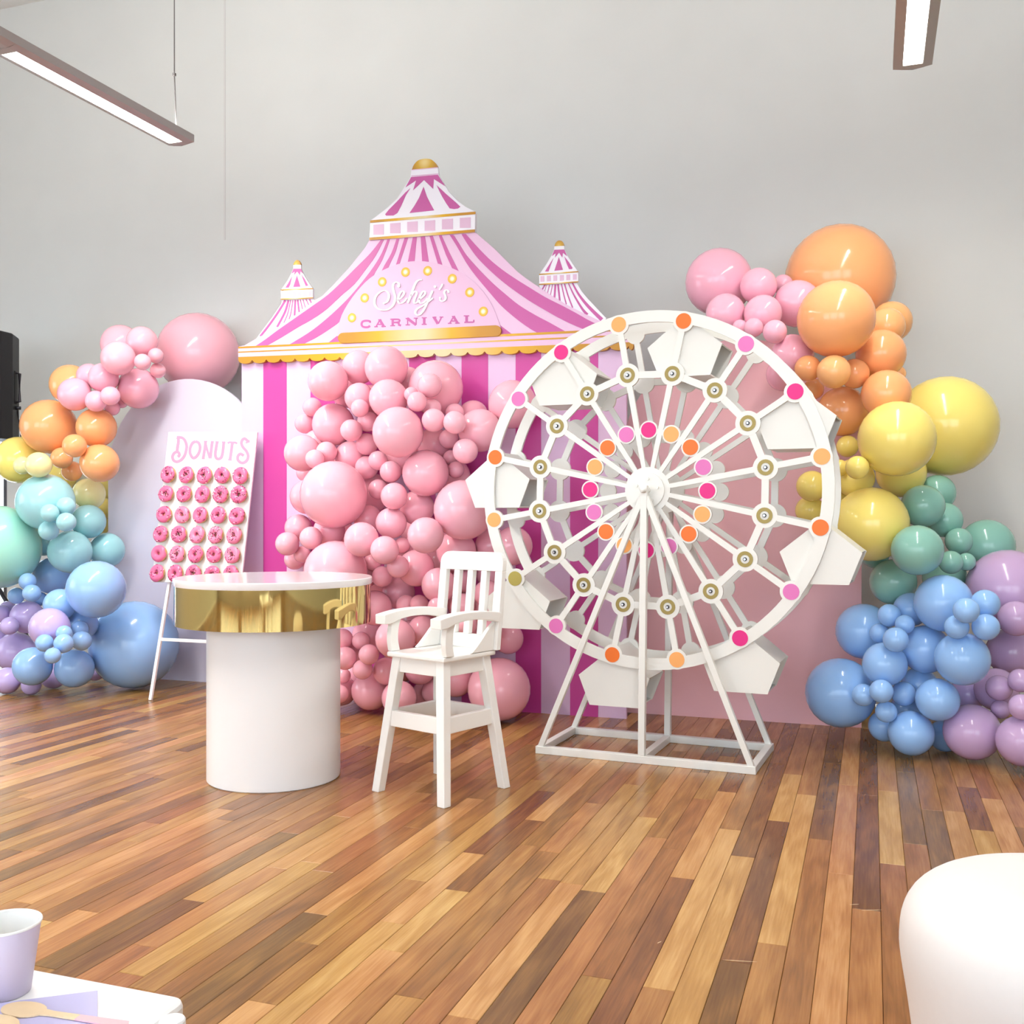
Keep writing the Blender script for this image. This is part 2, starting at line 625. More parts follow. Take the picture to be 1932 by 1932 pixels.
def gold_print(name, xa, xb):
    m = bpy.data.materials.new(name)
    m.use_nodes = True
    nt = m.node_tree
    g = nt.nodes.new('ShaderNodeNewGeometry')
    sp = nt.nodes.new('ShaderNodeSeparateXYZ')
    mr_ = nt.nodes.new('ShaderNodeMapRange')
    mr_.inputs['From Min'].default_value = xa
    mr_.inputs['From Max'].default_value = xb
    cr = nt.nodes.new('ShaderNodeValToRGB')
    e = cr.color_ramp.elements
    e[0].position, e[0].color = 0, lin((186, 134, 40))
    e[1].position, e[1].color = 1, lin((190, 134, 36))
    for p, c in ((.12, (190, 140, 30)), (.28, (222, 172, 14)), (.46, (224, 206, 150)), (.56, (224, 208, 160)), (.72, (222, 172, 14)), (.88, (196, 140, 26))):
        q = e.new(p)
        q.color = lin(c)
    nt.links.new(g.outputs['Position'], sp.inputs[0])
    nt.links.new(sp.outputs[0], mr_.inputs['Value'])
    nt.links.new(mr_.outputs[0], cr.inputs[0])
    b = nt.nodes['Principled BSDF']
    nt.links.new(cr.outputs[0], b.inputs['Base Color'])
    b.inputs['Roughness'].default_value = .4
    return m


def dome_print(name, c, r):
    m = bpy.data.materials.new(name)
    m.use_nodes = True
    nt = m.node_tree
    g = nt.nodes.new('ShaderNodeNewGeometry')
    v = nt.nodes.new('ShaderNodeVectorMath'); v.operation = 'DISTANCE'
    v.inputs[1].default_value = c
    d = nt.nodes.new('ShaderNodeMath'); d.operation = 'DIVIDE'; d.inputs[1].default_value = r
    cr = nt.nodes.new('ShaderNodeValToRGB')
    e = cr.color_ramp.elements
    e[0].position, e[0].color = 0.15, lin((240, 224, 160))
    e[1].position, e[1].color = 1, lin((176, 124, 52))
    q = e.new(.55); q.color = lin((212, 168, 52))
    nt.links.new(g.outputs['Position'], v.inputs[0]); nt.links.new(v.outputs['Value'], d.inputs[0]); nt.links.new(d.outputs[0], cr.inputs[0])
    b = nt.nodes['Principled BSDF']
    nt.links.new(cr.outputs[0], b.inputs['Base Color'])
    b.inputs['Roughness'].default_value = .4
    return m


PINKL = mat('pale_orchid_print', (229, 192, 220), 0.42, noise=.008)
PINKR = mat('orchid_print', (197, 92, 160), 0.42, noise=.01)
MAGE = mat('magenta_print', (204, 68, 156), 0.42, noise=.01)
LILA = mat('lilac_print', (228, 195, 228), 0.42, noise=.008)
TWHITE = mat('white_print', (240, 238, 246), 0.42, noise=.006)
SQP = mat('window_pink_print', (222, 186, 212), 0.42)
tA = lambda X, Y: (440 + X / 6.0375, 430 + Y / 6.0375)
tB = lambda X, Y: (880 + X / 6.0375, 430 + Y / 6.0375)
tC = lambda X, Y: (680 + X / 8.05, 290 + Y / 8.05)
tD = lambda X, Y: (500 + X / 12.883, 470 + Y / 12.883)
tE = lambda X, Y: (1000 + X / 11.3647, 440 + Y / 11.3647)
t7 = lambda X, Y: (650 + X / 6.0375, 480 + Y / 6.0375)
tZ = lambda X, Y: (440 + X / 2.542, 280 + Y / 2.542)

tent_c = onY(819, 1340, YT)
tent = empty('circus_tent_cutout', (tent_c.x, YT, 0), 'pink and white striped circus tent cut-out standing before the wall, name sign on its roof', 'backdrop cutout', kind='thing')


def flat(name, pts, front, th, m, parent, bevel=0.0):
    """a flat cut-out piece in the tent's plane: outline traced in photograph pixels"""
    P = [onY(x, y, YT - front) for x, y in pts]
    return MB().prism(P, (0, th, 0)).build(name, m, parent, bevel=bevel)


# lower striped panel
xs = [456, 497, 541, 586, 632, 678, 725, 772, 822, 871, 921, 973, 1021, 1075.7, 1128.6, 1181.6]
XS = [onY(x, 1000, YT).x for x in xs]
zt = onY(800, 655, YT).z
panel = MB().box(((XS[0] + XS[-1]) / 2, YT + .012, zt / 2), (XS[-1] - XS[0], .024, zt)).build('striped_panel', LILA, tent)
for i in range(1, len(XS) - 1, 2):
    MB().box(((XS[i] + XS[i + 1]) / 2, YT - .0008, zt / 2 - .01), (XS[i + 1] - XS[i], .0016, zt - .02)).build('stripe', MAGE, panel)

# small flanking tents (behind the main roof)


def small_tent(T, dome, neck, cone, band, sq, collar, cen, lef, rig, skirt, sk_stripes):
    F0 = .006
    st = flat('small_tent_skirt', skirt, F0, .01, TWHITE, tent)
    for pts, wd, tr in sk_stripes:
        mb = MB()
        P2 = smooth_pts([Vector(tr(*p)) for p in pts], 4)
        n = len(P2)
        k = tr(1, 0)[0] - tr(0, 0)[0]
        W = [(wd if not isinstance(wd, tuple) else wd[0] + (wd[1] - wd[0]) * i / (n - 1)) * k for i in range(n)]
        ribbon_mesh(mb, P2, W, lambda x, y: onY(x, y, YT - F0), Vector((0, -.0012, 0)))
        mb.build('stripe', PINKR, st)
    cap = flat('small_tent_cone', [T(*p) for p in cone], F0 + .006, .014, TWHITE, tent)
    flat('collar', [T(*p) for p in collar], F0 + .0075, .0015, PINKR, cap)
    for q in (cen, lef, rig):
        flat('cone_stripe', [T(*p) for p in q], F0 + .0075, .0015, PINKR, cap)
    bd = flat('small_tent_band', [T(*p) for p in band], F0 + .012, .018, TWHITE, tent)
    xa, xb = onY(*T(*band[0]), YT).x, onY(*T(*band[1]), YT).x
    gm = gold_print('gold_line', xa, xb)
    (x0, y0), (x1, y1), (x2, y2), (x3, y3) = band
    flat('gold_line', [T(x0 - 4, y0 - 3), T(x1 + 4, y1 - 3), T(x1 + 4, y1 + 19), T(x0 - 4, y0 + 19)], F0 + .0155, .0035, gm, bd)
    flat('gold_line', [T(x3 - 4, y3 - 19), T(x2 + 4, y2 - 19), T(x2 + 4, y2 + 3), T(x3 - 4, y3 + 3)], F0 + .0155, .0035, gm, bd)
    for xq0, xq1, yq in sq:
        flat('window', [T(xq0, yq), T(xq1, yq - 5), T(xq1, yq + 112), T(xq0, yq + 117)], F0 + .0135, .0015, SQP, bd)
    cpt = onY(*T(sum(p[0] for p in dome) / len(dome), dome[0][1]), YT)
    rr = (onY(*T(*dome[-1]), YT) - onY(*T(*dome[0]), YT)).length * .62
    flat('small_tent_neck', [T(*p) for p in neck], F0 + .008, .012, TWHITE, tent)
    flat('small_tent_dome', [T(*p) for p in smooth_pts(dome, 4)], F0 + .009, .014, dome_print('small_dome_gold', cpt, rr), tent)


small_tent(tD, [(685, 382), (710, 320), (750, 278), (785, 265), (820, 280), (855, 330), (872, 380)],
           [(688, 385), (872, 380), (874, 474), (688, 476)],
           [(690, 474), (872, 472), (930, 600), (1010, 740), (1090, 860), (1150, 945), (400, 975), (470, 880), (560, 750), (640, 590)],
           [(385, 985), (1160, 950), (1160, 1190), (385, 1222)],
           [(410, 485, 1045), (535, 610, 1040), (668, 745, 1035), (798, 875, 1030), (930, 1005, 1025), (1060, 1140, 1020)],
           [(690, 476), (868, 474), (930, 605), (860, 540), (848, 640), (778, 540), (705, 630), (720, 545), (645, 595)],
           [(775, 635), (858, 912), (685, 920)], [(660, 655), (610, 860), (570, 935), (495, 935), (560, 830)], [(880, 610), (960, 720), (1050, 885), (990, 898), (930, 760)],
           [tA(*p) for p in ((560, 815), (545, 870), (470, 980), (400, 1080), (330, 1170), (268, 1256), (270, 1300), (700, 1060), (960, 850), (905, 800))],
           [([(595, 825), (500, 980), (400, 1120), (310, 1235)], 24, tA), ([(630, 825), (590, 960), (500, 1130)], 24, tA), ([(655, 825), (620, 980), (577, 1080)], 10, tA),
            ([(680, 825), (660, 960), (637, 1040)], 10, tA), ([(708, 822), (700, 1000)], 20, tA), ([(735, 820), (752, 960)], 18, tA), ([(765, 818), (790, 925)], 10, tA),
            ([(795, 815), (823, 908)], 9, tA), ([(830, 812), (862, 880)], 10, tA), ([(870, 812), (893, 860)], 16, tA)])
small_tent(tE, [(522, 278), (545, 215), (590, 165), (640, 155), (690, 175), (722, 235), (730, 268)],
           [(520, 280), (732, 270), (734, 346), (520, 352)],
           [(522, 350), (735, 345), (800, 480), (900, 640), (1022, 815), (210, 868), (350, 670), (460, 480)],
           [(197, 875), (1030, 815), (1030, 1048), (197, 1104)],
           [(222, 305, 922), (362, 443, 914), (500, 580, 906), (640, 723, 900), (778, 860, 890), (920, 1000, 880)],
           [(522, 357), (733, 348), (795, 495), (705, 420), (690, 520), (622, 415), (535, 520), (548, 430), (468, 490)],
           [(618, 510), (705, 785), (520, 805)], [(500, 535), (440, 690), (395, 820), (320, 820), (400, 690)], [(735, 495), (840, 630), (912, 745), (890, 768), (835, 768), (780, 640)],
           [tE(*p) for p in ((200, 1095), (995, 1060), (1100, 1240), (1250, 1420), (1420, 1600), (1640, 1825), (1500, 1960), (1100, 1800), (650, 1560), (210, 1240))],
           [([(325, 1100), (265, 1205)], 30, tE), ([(355, 1110), (315, 1240)], 12, tE), ([(420, 1105), (375, 1285)], 16, tE), ([(485, 1100), (440, 1325)], 16, tE),
            ([(545, 1100), (525, 1380)], 40, tE), ([(600, 1095), (640, 1450)], 38, tE), ([(675, 1090), (720, 1300), (780, 1525)], 24, tE), ([(740, 1085), (820, 1350), (915, 1600)], 28, tE),
            ([(825, 1080), (950, 1340), (1120, 1620), (1230, 1750)], (20, 64), tE), ([(910, 1070), (1050, 1320), (1250, 1570), (1540, 1855)], (30, 84), tE)])

# main roof
FR = .018
left = [tA(*p) for p in ((65, 1352), (130, 1338), (280, 1252), (490, 1140), (640, 1045), (920, 830), (1010, 780), (1130, 660), (1330, 445), (1420, 330), (1500, 230), (1555, 135))]
right = [tB(*p) for p in ((95, 45), (170, 110), (320, 240), (450, 370), (580, 500), (700, 590), (850, 690), (1000, 790), (1150, 880), (1330, 970), (1500, 1050), (1640, 1110), (1780, 1160), (1900, 1187))]
roof = flat('roof', left + right, FR, .018, PINKL, tent)
# soft pink edge line of each stripe is printed as a slightly wider backing
def rstripe(pts):
    flat('roof_stripe', pts, FR + .0014, .0014, PINKR, roof)


def strip(up, lo):
    return smooth_pts(up, 3) + smooth_pts(list(reversed(lo)), 3)


rstripe(strip([tA(*p) for p in ((1680, 138), (1560, 290), (1400, 450), (1250, 600), (1080, 760), (900, 890), (700, 1030), (500, 1170), (380, 1260), (255, 1345))],
              [tA(*p) for p in ((1715, 136), (1620, 320), (1520, 460), (1380, 640), (1230, 770), (1070, 920), (900, 1040), (740, 1130), (560, 1240), (390, 1338))]))
rstripe(strip([tA(*p) for p in ((1755, 132), (1690, 290), (1600, 440), (1480, 600), (1330, 780), (1180, 930), (1010, 1080), (850, 1200), (640, 1328))],
              [tA(*p) for p in ((1785, 130), (1700, 360), (1620, 500), (1560, 620), (1450, 740), (1390, 820), (1320, 920), (1220, 1060), (1100, 1150), (960, 1240), (810, 1318))]))
rstripe(strip([tA(*p) for p in ((1860, 125), (1800, 290), (1720, 430), (1665, 545))], [tA(*p) for p in ((1890, 124), (1850, 270), (1790, 400), (1740, 512))]))
rstripe([(763.2, 449), (770, 448.8), (752.2, 502), (745.1, 505.4)])
rstripe([(778.8, 448), (786.2, 447.5), (781.7, 497.4), (768.4, 499)])
rstripe([(793.7, 446.8), (801.7, 446.1), (809.3, 496.6), (796.6, 496.6)])
rstripe([(810.4, 445.5), (816.6, 445), (835.5, 502.9), (827.2, 501.5)])
rstripe([(827.8, 444.4), (833, 444), (847, 475), (869.5, 519.8), (855.4, 511.5), (841, 480)])
rstripe(strip([(855.2, 442.8), (866, 459)] + [tB(*p) for p in ((0, 310), (150, 480), (300, 630), (450, 760), (600, 880), (780, 990), (950, 1080), (1130, 1180), (1190, 1208))],
              [(848.3, 443.2), (862, 465)] + [tB(*p) for p in ((0, 400), (100, 540), (250, 720), (380, 870), (500, 980), (640, 1090), (760, 1170), (850, 1214))]))
rstripe(strip([(878.8, 441.3)] + [tB(*p) for p in ((100, 190), (250, 345), (400, 470), (560, 580), (720, 680), (900, 790), (1080, 880), (1250, 970), (1450, 1080), (1680, 1160))],
              [(870.7, 441.8)] + [tB(*p) for p in ((0, 165), (100, 310), (200, 420), (350, 560), (500, 680), (700, 820), (900, 940), (1100, 1050), (1310, 1145), (1440, 1185))]))
rstripe([tA(*p) for p in ((1085, 1306), (1200, 1215), (1230, 1240), (1225, 1302))])
rstripe([tB(*p) for p in ((380, 1105), (535, 1222), (360, 1236))])

# cupola on top
cone = flat('cupola_cone', [tC(*p) for p in ((150, 1012), (230, 960), (400, 830), (560, 680), (660, 520), (760, 360), (775, 240), (1175, 205), (1185, 320), (1270, 460), (1350, 590), (1480, 720), (1600, 810), (1745, 880))], .022, .022, TWHITE, tent)
flat('collar', [tC(*p) for p in ((770, 355), (1175, 318), (1290, 495), (1115, 385), (1105, 535), (965, 400), (800, 555), (845, 405), (685, 510))], .0234, .0014, PINKR, cone)
for q in (((755, 525), (690, 630), (620, 790), (560, 900), (500, 938), (390, 940), (375, 920), (430, 850), (560, 720), (680, 590)),
          ((958, 500), (1010, 650), (1060, 750), (1120, 860), (745, 900), (820, 790), (890, 670)),
          ((1155, 475), (1300, 610), (1450, 740), (1518, 805), (1480, 832), (1420, 840), (1355, 830), (1300, 750), (1240, 650), (1190, 550))):
    flat('cone_stripe', [tC(*p) for p in q], .0234, .0014, PINKR, cone)
for a, b in (((778, 238, 1172, 203), 14), ((774, 332, 1180, 298), 16)):
    flat('neck_line', [tC(a[0], a[1]), tC(a[2], a[3]), tC(a[2], a[3] + b), tC(a[0], a[1] + b)], .0232, .0012, SQP, cone)
dm = smooth_pts([tC(*p) for p in ((783, 240), (810, 170), (870, 105), (940, 80), (1010, 75), (1080, 90), (1140, 145), (1172, 203))], 3)
flat('dome', dm, .024, .02, dome_print('dome_gold', onY(*tC(1000, 150), YT), onY(*tC(1172, 200), YT).x - onY(*tC(960, 200), YT).x), tent)
band = flat('cupola_band', [tC(*p) for p in ((150, 1010), (1745, 880), (1738, 1190), (135, 1312))], .027, .027, TWHITE, tent)
gm = gold_print('cupola_gold', onY(*tC(140, 1000), YT).x, onY(*tC(1745, 1000), YT).x)
flat('gold_line', [tC(*p) for p in ((148, 1012), (1747, 878), (1747, 917), (146, 1049))], .030, .003, gm, band)
flat('gold_line', [tC(*p) for p in ((137, 1274), (1739, 1149), (1736, 1191), (134, 1312))], .030, .003, gm, band)
for x0, y0, x1, y1 in ((197, 1080, 355, 1068), (450, 1058, 608, 1047), (710, 1037, 870, 1026), (975, 1020, 1135, 1008), (1238, 997, 1405, 985), (1510, 975, 1675, 965)):
    flat('window', [tC(x0, y0), tC(x1, y1), tC(x1, y1 + 160), tC(x0, y0 + 150)], .0285, .0015, SQP, band)

# eave with scalloped valance
ev = lambda px: 673.5 - .0379 * (px - 450)
es = lambda px: 19.5 + (px - 450) * .0095
eave = flat('eave_band', [(449.5, ev(449.5) - es(449.5)), (1195, ev(1195) - es(1195)), (1195, ev(1195) + 1), (449.5, ev(449.5) + 1)], .026, .026, PINKL, tent)
XA, XB = onY(450, 660, YT).x, onY(1195, 650, YT).x
gv = gold_print('valance_gold', XA, XB)
for o0, o1 in ((0, 3.6), (9.3, 11.6)):
    flat('gold_line', [(449.5, ev(449.5) - es(449.5) + o0), (1195, ev(1195) - es(1195) + o0 * 1.3), (1195, ev(1195) - es(1195) + o1 * 1.3), (449.5, ev(449.5) - es(449.5) + o1)], .0272, .0012, gold_print('eave_gold', XA, XB), eave)
vp = [(1195, ev(1195)), (449.5, ev(449.5))]
a = 449.5
edges = [449.5]
x = 475.6
while x < 1190:
    edges.append(x)
    x += 26.6 + (x - 475) * .0133
edges.append(1195)
for a, b in zip(edges, edges[1:]):
    for i in range(9):
        t = i / 8
        px = a + (b - a) * t
        d = (13 + (px - 450) * .002) * (.50 + .50 * math.sqrt(max(0, 1 - (2 * t - 1) ** 2)))
        vp.append((px, ev(px) + d))
flat('scalloped_valance', vp, .030, .028, gv, tent)

# name sign
arc = smooth_pts([tZ(*p) for p in ((498, 900), (520, 800), (590, 690), (680, 605), (815, 548), (945, 545), (1085, 590), (1180, 665), (1240, 750), (1284, 860))], 4)
sign = flat('name_sign', arc, FR + .004, .004, mat('sign_print', (226, 186, 216), .4, noise=.006), tent)
bar = []
for i in range(9):
    a = PI / 2 + PI * i / 8
    bar.append(tZ(527 + 26 * math.cos(a), 909 - 26 * math.sin(a)))
for i in range(9):
    a = -PI / 2 + PI * i / 8
    bar.append(tZ(1258 + 27 * math.cos(a), 875 - 27 * math.sin(a)))
flat('gold_bar', bar, FR + .016, .012, gold_print('bar_gold', onY(*tZ(500, 900), YT).x, onY(*tZ(1285, 860), YT).x), tent, bevel=.002)


def bulb_print():
    m = bpy.data.materials.new('printed_bulb')
    m.use_nodes = True
    nt = m.node_tree
    tc = nt.nodes.new('ShaderNodeTexCoord')
    v = nt.nodes.new('ShaderNodeVectorMath'); v.operation = 'LENGTH'
    cr = nt.nodes.new('ShaderNodeValToRGB')
    e = cr.color_ramp.elements
    e[0].position, e[0].color = 0.0, lin((255, 252, 240))
    e[1].position, e[1].color = 0.0265, lin((226, 176, 60))
    for p, c in ((.009, (250, 240, 205)), (.015, (238, 200, 96)), (.021, (230, 186, 52))):
        q = e.new(p); q.color = lin(c)
    nt.links.new(tc.outputs['Object'], v.inputs[0]); nt.links.new(v.outputs['Value'], cr.inputs[0])
    nt.links.new(cr.outputs[0], nt.nodes['Principled BSDF'].inputs['Base Color'])
    return m


BULB = bulb_print()
disc = MB()
disc.prism([(.0275 * math.cos(2 * PI * i / 24), 0, .0275 * math.sin(2 * PI * i / 24)) for i in range(24)], (0, .002, 0))
disc_me = disc.mesh('printed_bulb')
disc_me.materials.append(BULB)
for q in ((569, 812), (630, 717), (714, 640), (826, 593), (932, 587), (1050, 625), (1134, 690), (1199, 782)):
    o = bpy.data.objects.new('printed_bulb', disc_me)
    COL.objects.link(o)
    o.parent = sign
    o.location = onY(*tZ(*q), YT - FR - .0058)
    o.matrix_parent_inverse = world_of(sign).inverted()

SGN = YT - FR - .004
to_sign = lambda x, y: onY(x, y, SGN)
LET = mat('raised_white_letter', (250, 248, 252), 0.35)


def script_letter(strokes):
    mb = MB()
    for pts, w0 in strokes:
        P = smooth_pts([Vector(t7(*p)) for p in pts], 6)
        n = len(P)
        W = []
        for i in range(n):
            d = P[min(i + 1, n - 1)] - P[max(i - 1, 0)]
            steep = abs(d.y) / (d.length + 1e-9)
            down = steep ** 1.5
            W.append((w0 * (.42 + .58 * down)) / 6.0375 * (0.75 if i in (0, n - 1) else 1))
        ribbon_mesh(mb, P, W, to_sign, Vector((0, -.007, 0)))
    return mb


def blob(mb, x, y, r):
    mb.prism([to_sign(*t7(x + r * math.cos(2 * PI * i / 12), y + r * math.sin(2 * PI * i / 12))) for i in range(12)], (0, -.007, 0))
    return mb


Sx = script_letter([([(630, 350), (618, 328), (590, 320), (563, 338), (556, 375), (566, 425), (580, 480), (576, 540), (545, 595), (490, 632), (425, 636), (366, 602), (347, 545), (362, 480), (410, 430), (465, 416), (503, 440), (511, 490), (490, 540), (455, 560)], 26)])
blob(blob(Sx, 622, 362, 17), 455, 558, 12).build('letter_s', LET, sign)
script_letter([([(605, 525), (650, 495), (681, 450), (676, 422), (652, 426), (625, 470), (613, 525), (630, 558), (672, 548), (715, 500)], 24)]).build('letter_e', LET, sign)
script_letter([([(725, 556), (770, 440), (812, 335), (845, 298), (888, 292)], 26), ([(735, 520), (785, 442), (815, 422), (826, 450), (798, 525), (803, 557), (835, 545), (865, 505)], 24)]).build('letter_h', LET, sign)
script_letter([([(848, 520), (890, 490), (922, 450), (917, 424), (893, 430), (866, 475), (853, 522), (868, 556), (908, 548), (952, 500)], 24)]).build('letter_e', LET, sign)
blob(script_letter([([(1008, 415), (965, 510), (920, 610), (870, 682), (832, 692), (810, 664), (830, 625), (890, 590), (960, 540), (1012, 498)], 26)]), 1035, 370, 15).build('letter_j', LET, sign)
script_letter([([(1122, 338), (1105, 372), (1083, 408)], 20)]).build('apostrophe', LET, sign)
blob(script_letter([([(1190, 440), (1182, 414), (1156, 410), (1140, 438), (1156, 480), (1150, 518), (1115, 536), (1086, 516)], 24)]), 1092, 498, 12).build('letter_s', LET, sign)

# CARNIVAL in western slab letters (printed)
CARN = mat('carnival_letter_print', (190, 92, 160), 0.42)
GLY = {
    'C': [([(.95, .3), (.93, .12), (.75, .03), (.45, .02), (.2, .15), (.1, .5), (.2, .85), (.45, .98), (.75, .97), (.95, .78)], .2), ([(.95, 0), (.95, .34)], .1)],
    'A': [([(.5, 0), (.14, 1)], .12), ([(.46, 0), (.84, 1)], .24), ([(.28, .66), (.7, .66)], .12), ([(0, .97), (.3, .97)], .1), ([(.62, .97), (1, .97)], .1), ([(.35, .03), (.6, .03)], .1)],
    'R': [([(.22, 0), (.22, 1)], .22), ([(.1, .05), (.6, .05), (.82, .12), (.86, .28), (.78, .44), (.55, .5), (.3, .5)], .16), ([(.6, .5), (.78, .62), (.8, .9), (.98, .95)], .2), ([(0, .97), (.44, .97)], .1), ([(0, .03), (.3, .03)], .1)],
    'N': [([(.16, 0), (.16, 1)], .1), ([(.12, .02), (.85, .98)], .26), ([(.86, 0), (.86, 1)], .1), ([(0, .03), (.3, .03)], .1), ([(0, .97), (.34, .97)], .1), ([(.68, .03), (1, .03)], .1)],
    'I': [([(.5, 0), (.5, 1)], .24), ([(0, .04), (1, .04)], .1), ([(0, .96), (1, .96)], .1)],
    'V': [([(.12, 0), (.5, .98)], .26), ([(.86, 0), (.52, .98)], .12), ([(0, .03), (.36, .03)], .1), ([(.66, .03), (1, .03)], .1)],
    'L': [([(.26, 0), (.26, 1)], .26), ([(.05, .95), (.9, .95)], .14), ([(.94, .62), (.94, 1)], .12), ([(0, .03), (.5, .03)], .1)],
}
for ch, x0, x1, y0, y1 in (('C', 183, 296, 756, 832), ('A', 340, 470, 744, 826), ('R', 522, 645, 737, 815), ('N', 697, 835, 727, 806), ('I', 880, 936, 719, 800), ('V', 1003, 1125, 714, 793), ('A', 1178, 1312, 706, 788), ('L', 1360, 1480, 698, 778)):
    mb = MB()
    wx = (x1 - x0)
    for k, (pts, wd) in enumerate(GLY[ch]):
        P = [Vector(t7(x0 + p[0] * wx, y0 + p[1] * (y1 - y0) - .055 * p[0] * wx * .4)) for p in pts]
        if len(P) > 4:
            P = smooth_pts(P, 4)
        ribbon_mesh(mb, P, wd * 115 / 6.0375, to_sign, Vector((0, -.0012 - .0002 * k, 0)))
    mb.build('letter_' + ch.lower(), CARN, sign)

# ------------------------------------------------------------------ ferris wheel
WTH = math.radians(23.0)
WHT = mat('wheel_white', (234, 233, 227), 0.36, noise=.01, nscale=6)
WEDG = mat('gondola_white', (232, 231, 225), 0.42, noise=.01, nscale=6)
ex = (cam2room(math.cos(WTH), -math.sin(WTH))).normalized()          # along the front, to the right
en = (cam2room(math.sin(WTH), math.cos(WTH))).normalized()           # towards the back
ez = Vector((0, 0, 1))
FL = cam2room(.13, 4.72)
BW, BD = .97, .46
WF = lambda x, y, z: FL + ex * x + en * y + ez * z
wheel = empty('ferris_wheel', WF(BW / 2, BD / 2, 0), 'big white model ferris wheel with coloured dots standing before the tent and pink arch', 'ferris wheel')
HZ = 1.212
R_ = 0.805
hubx = BW / 2 + .012
P_ = .034
# stand
up_front = (0.0, BD)
for y in (0, BD):
    MB().bar(WF(-.017, y, P_ / 2), WF(BW + .017, y, P_ / 2), P_, P_).build('base_bar', WHT, wheel, bevel=.002)
for x in (0, BW / 2, BW):
    MB().bar(WF(x, P_ / 2, P_ / 2 + .0005), WF(x, BD - P_ / 2, P_ / 2 + .0005), P_ - .001, P_ - .001).build('cross_bar', WHT, wheel, bevel=.002)
for y in (0, BD):
    MB().bar(WF(hubx - .012, y, P_), WF(hubx, y, HZ + .02), .030, .03, up=en).build('post', WHT, wheel, bevel=.002)
    MB().bar(WF(0, y, P_ * .6), WF(hubx - .008, y, HZ - .03), .026, .026, up=en).build('slanted_leg', WHT, wheel, bevel=.002)
    MB().bar(WF(BW, y, P_ * .6), WF(hubx + .008, y, HZ - .03), .026, .026, up=en).build('slanted_leg', WHT, wheel, bevel=.002)
MB().tube([WF(hubx, -.03, HZ), WF(hubx, BD + .03, HZ)], .014, 12).build('axle', WHT, wheel, True)

DOTC = {'o': mat('dot_orange', (240, 116, 30), .45), 'p': mat('dot_peach', (246, 172, 98), .45), 'l': mat('dot_orchid', (224, 118, 186), .45),
        'm': mat('dot_magenta', (226, 26, 130), .45), 'g': mat('dot_gold', (176, 160, 84), .35, metal=.5)}
GLD = mat('bulb_ring_gold', (148, 128, 72), .38, metal=.5)
SOCK = mat('bulb_socket', (34, 32, 32), .35)
SILV = mat('bulb_silver', (214, 214, 216), .15, metal=1.0)
NS = 16
ROT = math.radians(77.6)
outer_c = ['o', 'l', 'm', 'p', 'o', 'l', 'm', 'p', 'o', 'l', 'g', 'p', 'o', 'l', 'm', 'p']
inner_c = ['p', 'o', 'l', 'm'] * 4


